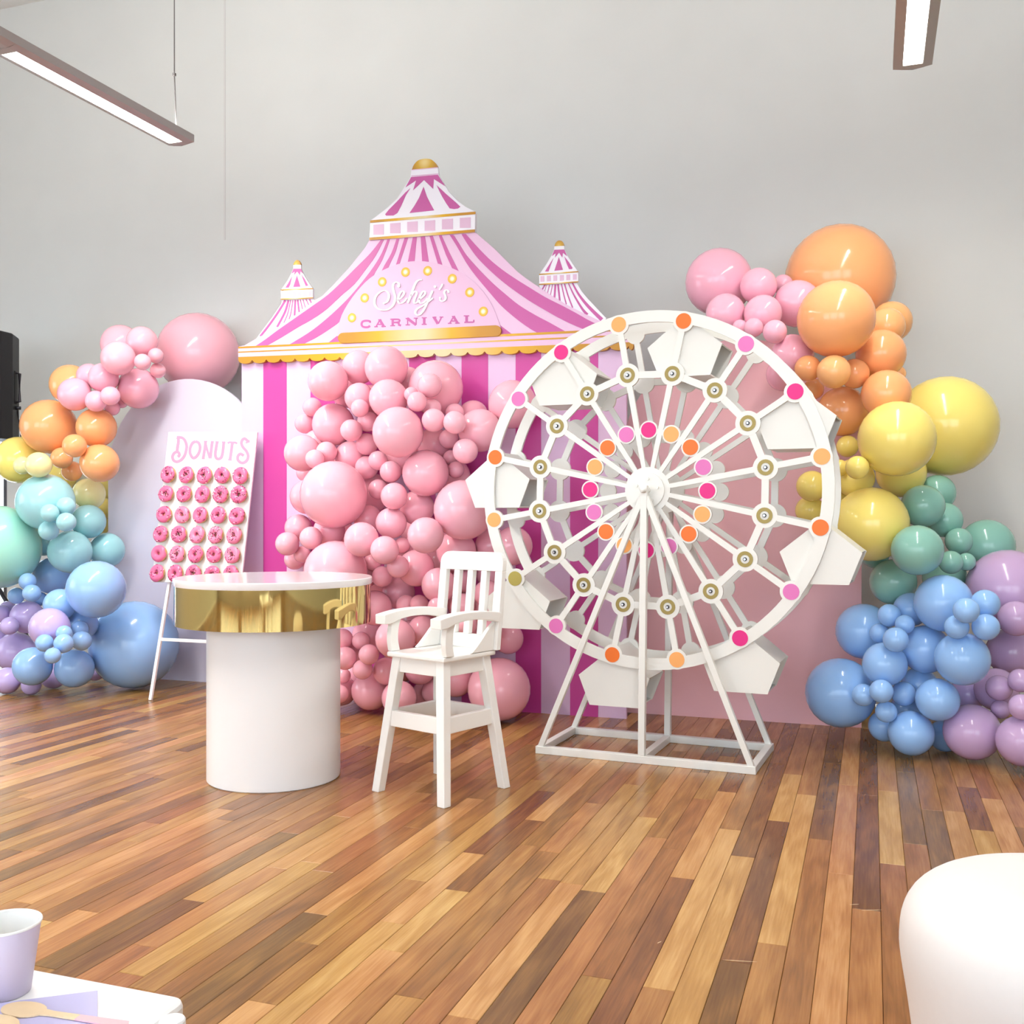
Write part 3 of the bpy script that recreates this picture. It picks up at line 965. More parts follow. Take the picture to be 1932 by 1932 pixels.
def wheel_side(yy, front):
    """one face of the wheel, board 14 mm thick, at distance yy behind the front posts"""
    C = lambda r, a, d=0.0: WF(hubx + r * math.cos(a), yy + d, HZ + r * math.sin(a))
    rim = MB()
    n = 96
    vs, fs = [], []
    for i in range(n):
        a = 2 * PI * i / n
        vs += [C(R_, a, 0), C(R_ - .052, a, 0), C(R_ - .052, a, .014), C(R_, a, .014)]
    for i in range(n):
        j = (i + 1) % n
        for k in range(4):
            l = (k + 1) % 4
            fs.append((4 * i + k, 4 * j + k, 4 * j + l, 4 * i + l))
    rim.add(vs, fs)
    t = rim.build('front_wheel' if front else 'back_wheel', WHT, wheel)

    def disc_at(nm, r, a, rad, d0, th, m, seg=24, hole=None):
        mb = MB()
        c = C(r, a, 0)
        ring = lambda q, d: [c + ex * q * math.cos(2 * PI * k / seg) + ez * q * math.sin(2 * PI * k / seg) + en * d for k in range(seg)]
        if hole is None:
            mb.prism(ring(rad, d0), en * th)
        else:
            A, B, E, H = ring(rad, d0), ring(hole, d0), ring(hole, d0 + th), ring(rad, d0 + th)
            vs = A + B + E + H
            fs = []
            for k in range(seg):
                l = (k + 1) % seg
                for u in range(4):
                    w_ = (u + 1) % 4
                    fs.append((u * seg + k, u * seg + l, w_ * seg + l, w_ * seg + k))
            mb.add(vs, fs)
        return mb.build(nm, m, t)

    for i in range(NS):
        a = ROT - 2 * PI * i / NS
        b = a - 2 * PI / NS
        ah = a - PI / NS
        mb = MB()
        tg = ez * math.cos(a) - ex * math.sin(a)
        cs = [(.085, .019), (.27, .0245), (R_ - .06, .0275)]
        lft = [C(r, a, .0002) + tg * wd_ / 2 for r, wd_ in cs]
        rgt = [C(r, a, .0002) - tg * wd_ / 2 for r, wd_ in cs]
        mb.prism(lft + rgt[::-1], en * .0136)
        mb.build('spoke', WHT, t)
        p, q = C(.528, a, .007), C(.528, b, .007)
        MB().bar(p, q, .031, .0132, up=en).build('link', WHT, t)
        disc_at('outer_node', R_ - .043, a, .046, -.0004, .0148, WHT)
        disc_at('middle_node', .528, a, .054, -.0006, .0152, WHT)
        disc_at('inner_node', .27, ah, .0415, -.0003, .0146, WHT)
        if front:
            disc_at('dot', R_ - .041, a, .0345, -.0024, .002, DOTC[outer_c[i]])
            disc_at('dot', .27, ah, .0345, -.0023, .002, DOTC[inner_c[i]])
            disc_at('gold_ring', .528, a, .0345, -.0026, .002, GLD, hole=.019)
            disc_at('bulb_cup', .528, a, .0085, -.006, .0054, SOCK, 16)
            disc_at('bulb_tip', .528, a, .0048, -.013, .007, SILV, 12)
    disc_at('hub_disc', 0, 0, .104, -.0008, .0156, WHT, 40)
    if front:
        disc_at('hub_plate', 0, 0, .079, -.0115, .0105, WHT, 40)
        for k in range(5):
            disc_at('bolt', .05, math.radians(84 + 72 * k), .0065, -.021, .0096, WHT, 12)
        disc_at('axle_cap', 0, 0, .016, -.03, .024, WHT, 16)
    return t


WY0, WY1 = .05, .33
wheel_side(WY0, True)
wheel_side(WY1 - .014, False)
# gondolas hang from every second node
for i in range(0, NS, 2):
    a = ROT - 2 * PI * i / NS
    gx, gz = hubx + (R_ - .043) * math.cos(a), HZ + (R_ - .043) * math.sin(a)
    g = empty('gondola', WF(gx, (WY0 + WY1) / 2, gz - .28), None, None)
    g.parent = wheel
    g.matrix_parent_inverse = world_of(wheel).inverted()
    hw, sh, hb, bw = .168, .135, .27, .115
    pent = [(0, .03), (hw, .03 - sh), (bw, .03 - hb), (-bw, .03 - hb), (-hw, .03 - sh)]
    for nm, y, th in (('front_plate', WY0 + .016, .006), ('back_plate', WY1 - .022, .006)):
        MB().prism([WF(gx + px, y, gz + pz) for px, pz in pent], en * th).build(nm, WEDG, g)
    ya, yb = WY0 + .0225, WY1 - .0225
    for s in (-1, 1):                       # two roof boards
        A, B = (s * .004, .026), (s * (hw - .004), .03 - sh + .002)
        nx, nz = -(B[1] - A[1]), B[0] - A[0]
        l = math.hypot(nx, nz)
        nx, nz = nx / l * .006 * -s, nz / l * .006 * -s
        if nz > 0:
            nx, nz = -nx, -nz
        MB().prism([WF(gx + A[0], ya, gz + A[1]), WF(gx + B[0], ya, gz + B[1]), WF(gx + B[0] + nx, ya, gz + B[1] + nz), WF(gx + A[0] + nx, ya, gz + A[1] + nz)], en * (yb - ya)).build('roof_board', WEDG, g)
    MB().prism([WF(gx - bw + .003, ya, gz + .03 - hb + .001), WF(gx + bw - .003, ya, gz + .03 - hb + .001), WF(gx + bw - .003, ya, gz + .03 - hb + .007), WF(gx - bw + .003, ya, gz + .03 - hb + .007)], en * (yb - ya)).build('tray', WEDG, g)
    MB().tube([WF(gx, WY0 + .012, gz), WF(gx, WY1 - .012, gz)], .004, 8).build('pin', SILV, g, True)

# ------------------------------------------------------------------ cake table
tc_ = cam2room((517.5 - CX) / F_PX * 4.305, 4.305)
table = empty('cake_table', tc_, 'round white drum pedestal table with a wide mirrored gold band', 'table')
MT = Matrix.Translation(tc_)
GOLDM = mat('mirror_gold', (220, 196, 128), 0.05, metal=1.0)
TBW = mat('table_white', (246, 246, 246), 0.3, noise=.006)
MB().lathe([(0, 0), (.271, 0), (.275, .004), (.275, .651), (0, .651)], 72, MT).build('pedestal', TBW, table, True)
MB().lathe([(0, .651), (.404, .651), (.404, .811), (0, .811)], 96, MT).build('gold_band', GOLDM, table, True)
MB().lathe([(0, .811), (.407, .811), (.409, .814), (.409, .837), (.406, .84), (0, .84)], 96, MT).build('table_top', mat('gloss_white', (248, 247, 249), 0.12, coat=.3), table, True)
for o in table.children:
    md = o.modifiers.new('edges', 'EDGE_SPLIT')
    md.split_angle = math.radians(35)

# ------------------------------------------------------------------ high chair
cc = cam2room(-.283, 4.0975)
ca = math.radians(231.0)
fa = cam2room(math.cos(ca), math.sin(ca)).normalized()               # seat faces this way
sa = cam2room(-math.sin(ca) * -1 * -1, math.cos(ca)).normalized()
sa = Vector((0, 0, 1)).cross(fa).normalized()                        # to the seat's left
HCW = lambda s, f, z: cc + sa * s + fa * f + ez * z
CHW = mat('chair_white', (247, 245, 240), 0.34, noise=.012, nscale=7)
chair = empty('high_chair', cc, 'white wooden slat-back high chair with arms between table and ferris wheel', 'chair')


def taper_leg(s0, f0, s1, f1, z0, z1, w0, w1):
    vs = []
    for s, f, z, w_ in ((s0, f0, z0, w0), (s1, f1, z1, w1)):
        for ds, df in ((-1, -1), (1, -1), (1, 1), (-1, 1)):
            vs.append(HCW(s + ds * w_ / 2, f + df * w_ / 2, z))
    return MB().add(vs, [(0, 3, 2, 1), (4, 5, 6, 7), (0, 1, 5, 4), (1, 2, 6, 5), (2, 3, 7, 6), (3, 0, 4, 7)])


for s in (-1, 1):
    for f in (-1, 1):
        taper_leg(s * .178, f * .178, s * .118, f * .118, 0, .536, .038, .042).build('leg', CHW, chair, bevel=.003)
ri = lambda z: .178 + (.118 - .178) * z / .536


def ring_rails(nm, z0, z1, th):
    for k in range(4):
        zc = (z0 + z1) / 2
        r = ri(zc)
        a, b = [((1, 1), (1, -1)), ((1, -1), (-1, -1)), ((-1, -1), (-1, 1)), ((-1, 1), (1, 1))][k]
        MB().bar(HCW(a[0] * r, a[1] * r, zc), HCW(b[0] * r, b[1] * r, zc), th, z1 - z0).build(nm, CHW, chair, bevel=.002)


ring_rails('apron', .476, .535, .022)
ring_rails('stretcher', .262, .324, .024)
sh_ = .155
seat_poly = []
for s, f in ((1, 1), (-1, 1), (-1, -1), (1, -1)):
    seat_poly.append((s * sh_, f * sh_))
MB().prism([HCW(s, f, .536) for s, f in seat_poly], ez * .02).build('seat', CHW, chair, bevel=.006)
# backrest: leans back
zb0, zb1, bwid = .556, .948, .172
lean = .045
bf = lambda z: -.138 - lean * (z - zb0) / (zb1 - zb0)
BK = lambda s, z, d=0: HCW(s, bf(z) - d, z)
th = .026
rad = .045


def back_piece(nm, pts):
    P = [BK(s, z) for s, z in pts]
    return MB().prism(P, fa * -th).build(nm, CHW, chair, bevel=.003)


top = [(-bwid, .872)]
for i in range(7):
    a = PI - PI / 2 * i / 6
    top.append((-bwid + rad + rad * math.cos(a), zb1 - rad + rad * math.sin(a)))
for i in range(7):
    a = PI / 2 - PI / 2 * i / 6
    top.append((bwid - rad + rad * math.cos(a), zb1 - rad + rad * math.sin(a)))
top.append((bwid, .872))
back_piece('top_rail', top)
back_piece('bottom_rail', [(-bwid + .0385, zb0), (bwid - .0385, zb0), (bwid - .0385, .612), (-bwid + .0385, .612)])
for s in (-1, 1):
    back_piece('back_post', [(s * bwid, zb0), (s * (bwid - .038), zb0), (s * (bwid - .038), .872), (s * bwid, .872)])
inn = bwid - .038
gap = (2 * inn - 3 * .03) / 4
for k in range(3):
    x0 = -inn + gap * (k + 1) + .03 * k
    back_piece('slat', [(x0, .612), (x0 + .03, .612), (x0 + .03, .872), (x0, .872)])
for s in (-1, 1):
    so = s * .148
    # arm: arched board
    up_ = smooth_pts([(-.165, .708), (-.09, .718), (.02, .722), (.12, .717), (.195, .706)], 4)
    lo_ = smooth_pts([(.195, .668), (.155, .670), (.11, .683), (.03, .691), (-.07, .686), (-.15, .670)], 4)
    pts = [(p.x, p.y) for p in up_] + [(p.x, p.y) for p in lo_]
    MB().prism([HCW(so - s * .026, f, z) for f, z in pts], sa * (s * .056)).build('arm', CHW, chair, bevel=.003)
    post = smooth_pts([(.142, .557), (.150, .60), (.146, .65), (.132, .69)], 4) + smooth_pts([(.088, .696), (.104, .65), (.108, .60), (.098, .557)], 4)
    MB().prism([HCW(so - s * .012, p.x, p.y) for p in post], sa * (s * .024)).build('arm_post', CHW, chair, bevel=.002)
    gus = [(-.137, .557), (-.005, .557)] + [(p.x, p.y) for p in smooth_pts([(-.03, .574), (-.07, .608), (-.105, .64), (-.15, .672)], 4)]
    MB().prism([HCW(so - s * .009, f, z) for f, z in gus], sa * (s * .018)).build('side_wing', CHW, chair, bevel=.002)

# ------------------------------------------------------------------ donut easel
al = math.radians(10.0)
EO = Vector((-4.205, 5.17, .665))
eu = Vector((0, math.sin(al), math.cos(al)))
en2 = Vector((0, -math.cos(al), math.sin(al)))
eX = Vector((1, 0, 0))
EW, EH = .655, .985
BRD = mat('board_white', (250, 250, 251), 0.4, noise=.004)
ebp = lambda x, u, d=0: EO + eX * x + eu * u + en2 * d
easel = empty('donut_easel', Vector((EO.x + EW / 2, 5.2, 0)), 'white DONUTS board on a leaning easel in front of the arch panel', 'easel')
tl, tr_, bl, br = (on_plane(*q, EO, en2) for q in ((318, 815), (485.5, 815), (286, 1098), (455, 1101)))
board = MB().prism([bl, br, tr_, tl], en2 * -.012).build('board', BRD, easel, bevel=.001)
for s, fx, tx in (('l', 284.0, .125), ('r', 460.0, EW - .21)):
    top_p = ebp(tx, EH - .2, -.03) + Vector((0, .085, 0))
    if s == 'l':
        ft = floor_pt(284, 1321)
    else:
        ft = floor_pt(284, 1321) + eX * (.655 - .16)
    MB().bar(ft, top_p, .019, .019).build('leg', BRD, easel, bevel=.002)
b0, b1 = on_plane(305, 1208, floor_pt(284, 1321), en2), on_plane(400, 1212, floor_pt(284, 1321), en2)
lf = floor_pt(284, 1321)
tp = ebp(.125, EH - .2, -.03) + Vector((0, .085, 0))
k = (b0.z - lf.z) / (tp.z - lf.z)
pl = lf.lerp(tp, k)
rt = lf + eX * (.655 - .16)
pr = rt.lerp(ebp(EW - .21, EH - .2, -.03) + Vector((0, .085, 0)), k)
MB().bar(pl, pr, .012, .018).build('cross_bar', BRD, easel)
MB().bar(ebp(EW / 2, EH - .1, -.03), ebp(EW / 2, EH - .1, -.03) + Vector((0, .02, -(ebp(0, EH - .1).z))), .019, .019).build('rear_leg', BRD, easel)
DNL = mat('donut_letter_print', (224, 152, 182), .4)
dz = lambda X, Y: (300 + X / 9.66, 800 + Y / 9.66)
on_b = lambda x, y: on_plane(x, y, EO, en2)
ltr = {
    'd': [([(325, 243), (352, 262), (355, 330), (340, 420), (333, 500)], 40), ([(325, 243), (400, 245), (455, 275), (495, 350), (503, 440), (470, 570), (405, 655), (330, 688), (270, 665), (247, 600), (275, 535), (335, 508), (368, 535), (368, 575), (345, 600)], 38)],
    'o': [([(665, 318), (610, 350), (570, 440), (568, 530), (605, 605), (640, 620), (690, 585), (735, 510), (750, 420), (725, 345), (665, 318)], 38)],
    'n': [([(852, 318), (832, 470), (806, 628)], 38), ([(845, 330), (880, 470), (928, 625)], 30), ([(972, 325), (952, 480), (935, 628)], 38), ([(822, 318), (880, 318)], 20), ([(945, 325), (1002, 325)], 20), ([(782, 628), (835, 628)], 20)],
    'u': [([(1060, 328), (1042, 440), (1026, 550), (1042, 615), (1085, 638), (1135, 610), (1158, 540), (1172, 440), (1182, 330)], 38), ([(1030, 325), (1090, 328)], 20), ([(1150, 332), (1212, 334)], 20)],
    't': [([(1252, 352), (1285, 334), (1345, 338), (1400, 340), (1422, 362)], 26), ([(1338, 340), (1318, 500), (1296, 650)], 38), ([(1260, 650), (1325, 656)], 20)],
    's': [([(1650, 318), (1615, 308), (1570, 268), (1525, 285), (1503, 345), (1530, 420), (1590, 490), (1625, 570), (1610, 650), (1555, 702), (1490, 703), (1438, 650), (1442, 580), (1490, 545), (1545, 580)], 38), ([(1655, 318), (1580, 345)], 22)],
}
for ch, st in ltr.items():
    mb = MB()
    for k, (pts, wd) in enumerate(st):
        P = smooth_pts([Vector(dz(*p)) for p in pts], 4)
        ribbon_mesh(mb, P, wd * 1.38 / 9.66, on_b, en2 * (.0014 + .0002 * k))
    mb.build('letter_' + ch, DNL, board)

# donuts on pegs
DOUGH = mat('donut_dough', (226, 176, 116), .6, noise=.06, nscale=40)
ICE = [mat('donut_icing', (232, 116, 158), .28, noise=.02, nscale=30), mat('donut_icing_soft', (236, 138, 172), .28, noise=.02, nscale=30)]
SPR = [mat('sprinkle_brown', (88, 30, 44), .4), mat('sprinkle_white', (250, 236, 238), .4), mat('sprinkle_magenta', (190, 40, 110), .4)]
PEG = mat('peg_wood', (206, 150, 104), .6)
RM, rm = .031, .021


def torus_mesh(name, lo, hi, r, wav, squash=.82, seed=0):
    rg = random.Random(seed)
    ph = [rg.uniform(0, 6.28) for _ in range(3)]
    vs, fs = [], []
    n, m_ = 32, 10
    for i in range(n):
        a = 2 * PI * i / n
        wob = wav * (math.sin(5 * a + ph[0]) + .6 * math.sin(8 * a + ph[1]))
        for j in range(m_ + 1):
            t = lo + wob + (hi - lo - wob) * j / m_
            rr = RM + r * math.cos(t)
            vs.append((rr * math.cos(a), rr * math.sin(a), r * squash * math.sin(t)))
    for i in range(n):
        k2 = (i + 1) % n
        for j in range(m_):
            fs.append((i * (m_ + 1) + j, k2 * (m_ + 1) + j, k2 * (m_ + 1) + j + 1, i * (m_ + 1) + j + 1))
    return MB().add(vs, fs).mesh(name)


dough_me = torus_mesh('dough', 0, 2 * PI, rm, 0)
dough_me.materials.append(DOUGH)
ice_me = []
for k in range(3):
    me = torus_mesh('icing', .32, PI + .6, rm + .0018, .16, seed=k)
    me.materials.append(ICE[0 if k < 2 else 1])
    ice_me.append(me)
spr_me = []
for k, cnt in enumerate((16, 34, 56, 24)):
    rg = random.Random(50 + k)
    mb = MB()
    for q in range(cnt):
        a = rg.uniform(0, 2 * PI)
        t = rg.uniform(.35, PI - .2)
        r = rm + .0024
        p = Vector(((RM + r * math.cos(t)) * math.cos(a), (RM + r * math.cos(t)) * math.sin(a), r * .82 * math.sin(t)))
        nrm = Vector((math.cos(t) * math.cos(a), math.cos(t) * math.sin(a), math.sin(t)))
        d = nrm.cross(Vector((rg.uniform(-1, 1), rg.uniform(-1, 1), rg.uniform(-1, 1)))).normalized() * .0042
        mb.bar(p - d, p + d, .0028, .0026, up=nrm)
    me = mb.mesh('sprinkles')
    for m_ in SPR:
        me.materials.append(m_)
    for p in me.polygons:
        p.material_index = (p.index // 6 * 7 // 3) % 3 if (p.index // 6) % 4 else 0
    spr_me.append(me)
for me in [dough_me] + ice_me:
    for p in me.polygons:
        p.use_smooth = True
peg_me = MB().tube([(0, 0, -.012), (0, 0, .024)], .0065, 10).mesh('peg')
peg_me.materials.append(PEG)
# grid of hole centres read off the photograph
row_l = [(317, 895), (313, 932), (309, 970), (303, 1007), (299.5, 1044), (296, 1081)]
row_r = [(454, 897), (451, 933), (447, 973), (441.5, 1010), (438.5, 1047), (435, 1084)]
ordn = ['first', 'second', 'third', 'fourth', 'fifth', 'sixth']
rown = ['top', 'second', 'third', 'fourth', 'fifth', 'bottom']
sprk = [[1, 1, 1, 1, 1], [1, 2, 2, 2, 2], [0, 0, 0, 0, 2], [2, 1, 1, 2, 1], [None, 1, 2, 2, 1], [0, 0, 1, 1, 1]]
QB = Matrix((eX, eu, en2)).transposed().to_4x4()
rg = random.Random(5)
for r in range(6):
    for c in range(5):
        px = row_l[r][0] + (row_r[r][0] - row_l[r][0]) * c / 4
        py = row_l[r][1] + (row_r[r][1] - row_l[r][1]) * c / 4
        p0 = on_plane(px, py, EO + en2 * .03, en2) - en2 * .03
        k = sprk[r][c]
        po = bpy.data.objects.new('peg', peg_me)
        COL.objects.link(po)
        po.parent = board
        po.matrix_parent_inverse = world_of(board).inverted()
        po.matrix_basis = Matrix.Translation(p0) @ QB
        desc = 'plain pink iced' if k is None else ('lightly sprinkled pink' if k == 0 else 'pink sprinkled' if k == 1 else 'thickly sprinkled pink')
        dn = empty('donut', p0, f'{desc} donut, {ordn[c]} along the {rown[r]} row of the DONUTS board', 'donut', 'pink donuts on the easel board')
        dn.matrix_basis = Matrix.Translation(p0 + en2 * .0275 - eu * (RM - .0193) * 0 + Vector((rg.uniform(-.002, .002), 0, rg.uniform(-.002, .001)))) @ QB @ Matrix.Rotation(rg.uniform(0, 6.28), 4, 'Z') @ Matrix.Rotation(rg.uniform(-.1, .1), 4, 'X') @ Matrix.Diagonal((rg.uniform(.97, 1.05), rg.uniform(.97, 1.05), 1.08, 1))
        parts = [('dough', dough_me), ('icing', ice_me[rg.randrange(3)])]
        if k is not None:
            parts.append(('sprinkles', spr_me[(0, 1, 2)[k]] if rg.random() < .8 else spr_me[3]))
        for nm, me in parts:
            o = bpy.data.objects.new(nm, me)
            COL.objects.link(o)
            o.parent = dn
            if nm == 'sprinkles':
                o['kind'] = 'stuff'

# ------------------------------------------------------------------ loudspeaker at the left edge
SPK = mat('speaker_black', (26, 25, 30), .5, noise=.2, nscale=60, bump=.3)
SPM = mat('speaker_metal', (60, 58, 66), .35, metal=.6)
sp_c = cam2room((-28 - CX) / F_PX * 7.3, 7.3)
zt_, zb_ = 1.1 + (HY - 628) / F_PX * 7.25, 1.1 + (HY - 829) / F_PX * 7.25
spk = empty('loudspeaker', Vector((sp_c.x, sp_c.y, zb_)), 'black box loudspeaker on a stand at the photo edge, carry handle on its side', 'loudspeaker')
MS = Matrix.Rotation(PSI + math.radians(14), 4, 'Z')
hx, hy = .20, .2
loc = lambda x, y, z: Vector((sp_c.x, sp_c.y, 0)) + (MS @ Vector((x, y, 0))) + Vector((0, 0, z))
out = [(-hx, -hy), (hx * .72, -hy), (hx, -hy * .45), (hx, hy * .6), (hx * .6, hy), (-hx, hy)]
MB().prism([loc(x, y, zb_) for x, y in out], ez * (zt_ - zb_)).build('cabinet', SPK, spk, bevel=.012)
hz = (zt_ + zb_) / 2 + .0
MB().tube([loc(hx + .002, -.01, hz + .105), loc(hx + .03, -.012, hz + .1), loc(hx + .03, -.012, hz - .1), loc(hx + .002, -.01, hz - .105)], .011, 8).build('handle', SPM, spk)
MB().box(loc(hx - .004, -.01, hz), (.016, .06, .235), MS.to_3x3()).build('handle_recess', mat('speaker_recess', (12, 12, 14), .7), spk)
MB().tube([loc(hx - .005, .0, hz - .145), loc(hx + .035, .0, hz - .145)], .013, 10).build('knob', SPM, spk, True)
MB().tube([loc(hx + .0, .05, hz - .15), loc(hx + .02, .06, zb_ + .06), loc(hx + .028, .06, zb_ - .1)], .004, 6).build('signal_cable', SPK, spk, True)
stand = empty('speaker_stand', Vector((sp_c.x, sp_c.y, 0)), 'dark tripod stand under the loudspeaker, one leg showing beside the purple balloons', 'stand')
MB().tube([loc(0, 0, .35), loc(0, 0, zb_ - .001)], .018, 12).build('pole', SPM, stand, True)
tipp = at(70, 1190, 7.1)
hub_s = loc(0, 0, .72)
for q in (0, 1, 2):
    d_ = [(tipp - hub_s).xy.normalized(), Vector((-.8, .6)), Vector((-.3, -.95))][q]
    e = Vector((hub_s.x + d_.x * .6, hub_s.y + d_.y * .6, .02))
    MB().tube([hub_s + Vector((d_.x, d_.y, 0)) * .02, e], .015, 10).build('leg', SPM, stand, True)

# ------------------------------------------------------------------ foreground: side table with cup, napkin, spoons
TZ = .55
tp = lambda px, py, z=TZ: at(px, py, (EYE - z) * F_PX / (py - HY))
c_far, c_l, c_n = tp(343, 1880), tp(-160, 1781), tp(343, 1880)
e1 = (tp(70, 1826) - tp(335, 1876)).normalized()
e2 = Vector((e1.y, -e1.x, 0))
if e2.y > 0:
    e2 = -e2
pc = tp(359, 1882)
kt = empty('side_table', pc + e1 * .3 + e2 * .3 - ez * TZ, 'low white table at the bottom corner of the photo holding cup and napkin', 'table')
PLW = mat('plastic_white', (250, 250, 250), .35, noise=.005)
tab = MB()
rr = .02
poly = []
for cx_, cy_, a0 in ((rr, rr, PI), (.62 - rr, rr, 1.5 * PI), (.62 - rr, .62 - rr, 0), (rr, .62 - rr, .5 * PI)):
    for i in range(6):
        a = a0 + PI / 2 * i / 5
        poly.append(pc + e1 * (cx_ + rr * math.cos(a)) + e2 * (cy_ + rr * math.sin(a)))
tab.prism([p - ez * .03 for p in poly], ez * .03).build('table_top', PLW, kt, bevel=.006)
for x, y in ((.035, .03), (.585, .035), (.585, .585), (.035, .585)):
    q = pc + e1 * x + e2 * y
    MB().tube([Vector((q.x, q.y, 0)), Vector((q.x, q.y, TZ - .03))], .017, 16).build('leg', PLW, kt, True)
qc = at(325, 1922, 1.085)
post = MB().lathe([(0, qc.z), (.0125, qc.z), (.0138, qc.z - .002), (.0138, qc.z - .1), (0, qc.z - .1)], 24, Matrix.Translation(Vector((qc.x, qc.y, 0)))).build('corner_cap', PLW, kt)
# paper cup
cup_c = tp(8, 1872)
MC = Matrix.Translation(Vector((cup_c.x, cup_c.y, TZ)))
cup = empty('paper_cup', Vector((cup_c.x, cup_c.y, TZ)), 'lilac paper cup with white inside standing on the low white table', 'cup')
CUPO = mat('cup_lilac', (224, 212, 234), .45, noise=.01)
CUPI = mat('cup_inside', (252, 251, 248), .5)
MB().lathe([(0, .0008), (.0285, .0008), (.0395, .080)], 40, MC).build('cup_wall', CUPO, cup, True)
MB().lathe([(0, .004), (.0280, .004), (.0388, .080)], 40, MC).build('cup_lining', CUPI, cup, True)
rim_p = [((.0392) + .0016 * math.cos(2 * PI * i / 8), .080 + .0016 * math.sin(2 * PI * i / 8)) for i in range(9)]
MB().lathe(rim_p, 40, MC).build('cup_rim', CUPI, cup, True)
# napkin and spoons
NAP = mat('napkin_lilac', (204, 200, 240), .7, noise=.01, bump=.1)
npts = [tp(184, 1873), tp(184, 1945), tp(-40, 1990), tp(-40, 1902)]
tag(MB().prism([p + ez * .0004 for p in npts], ez * .0025).build('napkin', NAP, None, bevel=.0004), 'folded lilac paper napkin under wooden spoons on the low table', 'napkin')
SPW = mat('spoon_wood', (246, 218, 176), .6, noise=.03, nscale=60)
SPP = mat('spoon_pink', (246, 196, 204), .6)


def spoon(p0, p1, label):
    d = (p1 - p0)
    L = .155
    d.normalize()
    s_ = Vector((-d.y, d.x, 0))
    t = empty('wooden_spoon', p0, label, 'spoon')
    out_ = []
    for i in range(17):
        a = PI * .12 + (2 * PI - PI * .24) * i / 16
        out_.append((.024 - .024 * math.cos(a) * 1, .0155 * math.sin(a)))
    # bowl: flat oval with waist, tip at p0
    bowl = [(.026 + .027 * math.cos(a), .0165 * math.sin(a)) for a in [math.radians(22 + (316 * i / 20)) for i in range(21)]]
    bowl += [(.062, -.0048), (.095, -.0052), (.095, .0052), (.062, .0048)]
    base = Vector((p0.x, p0.y, TZ + .0034))
    mbk = MB().prism([base + d * x + s_ * y for x, y in bowl], ez * .0016)
    mbk.build('blade', SPW, t)
    MB().prism([base + d * x + s_ * y for x, y in ((.0952, -.0052), (L, -.0068), (L + .004, 0), (L, .0068), (.0952, .0052))], ez * .0016).build('handle', SPP, t)


spoon(tp(8, 1906), tp(160, 1929), 'flat wooden spoon with pink handle lying across the lilac napkin')
spoon(tp(-42, 1930), tp(110, 1962), 'second wooden spoon lower on the napkin, half outside the photo')

# ------------------------------------------------------------------ white pouf at the bottom right
pf = cam2room(.985, 1.78)
PSC = .97
POU = mat('pouf_vinyl', (236, 231, 227), .5, noise=.006, bump=.05, nscale=60)
prof = [(0, 0), (.20, 0), (.235, .01), (.25, .04), (.262, .12), (.275, .22), (.287, .30), (.290, .345), (.283, .39), (.262, .425), (.225, .45), (.17, .463), (.09, .468), (0, .469)]
prof = [(p.x, p.y * PSC) for p in smooth_pts(prof, 3)]
MPf = Matrix.Translation(pf)
tag(MB().lathe(prof, 64, MPf).build('pouf', POU, None, True), 'round white padded pouf at the bottom corner beside bare floor', 'pouf')

# ------------------------------------------------------------------ balloons
def latex(name, rgb):
    m = mat('balloon_' + name, rgb, 0.15, spec=.5)
    return m


BC = {
    'P': ('pink', latex('pink', (255, 186, 201))), 'R': ('pink', latex('rose', (255, 190, 204))), 'K': ('pink', latex('lilac_pink', (255, 186, 206))),
    'O': ('orange', latex('orange', (255, 178, 120))), 'A': ('peach', latex('peach', (255, 188, 126))),
    'Y': ('yellow', latex('yellow', (255, 232, 128))), 'y': ('pale yellow', latex('pale_yellow', (246, 238, 172))),
    'Q': ('aqua', latex('aqua', (166, 220, 226))), 'M': ('mint', latex('mint', (170, 234, 214))), 'G': ('green', latex('sea_green', (142, 194, 178))),
    'B': ('blue', latex('blue', (154, 197, 248))), 'L': ('purple', latex('lilac', (202, 182, 234))), 'V': ('purple', latex('mauve', (204, 172, 212))),
}
prof = []
for i in range(15):
    a = PI * i / 14 * .80
    prof.append((math.sin(a) if i else 0.0, math.cos(a)))
prof += [(.45, -.895), (.31, -.955), (.19, -1.0), (.10, -1.03), (.055, -1.05), (.05, -1.06), (.08, -1.078), (.09, -1.095), (.045, -1.1), (0, -1.1)]
BAL = {}


def bal_mesh(col):
    if col not in BAL:
        me = MB().lathe(prof, 28).mesh('balloon')
        me.materials.append(BC[col][1])
        for p in me.polygons:
            p.use_smooth = True
        BAL[col] = me
    return BAL[col]


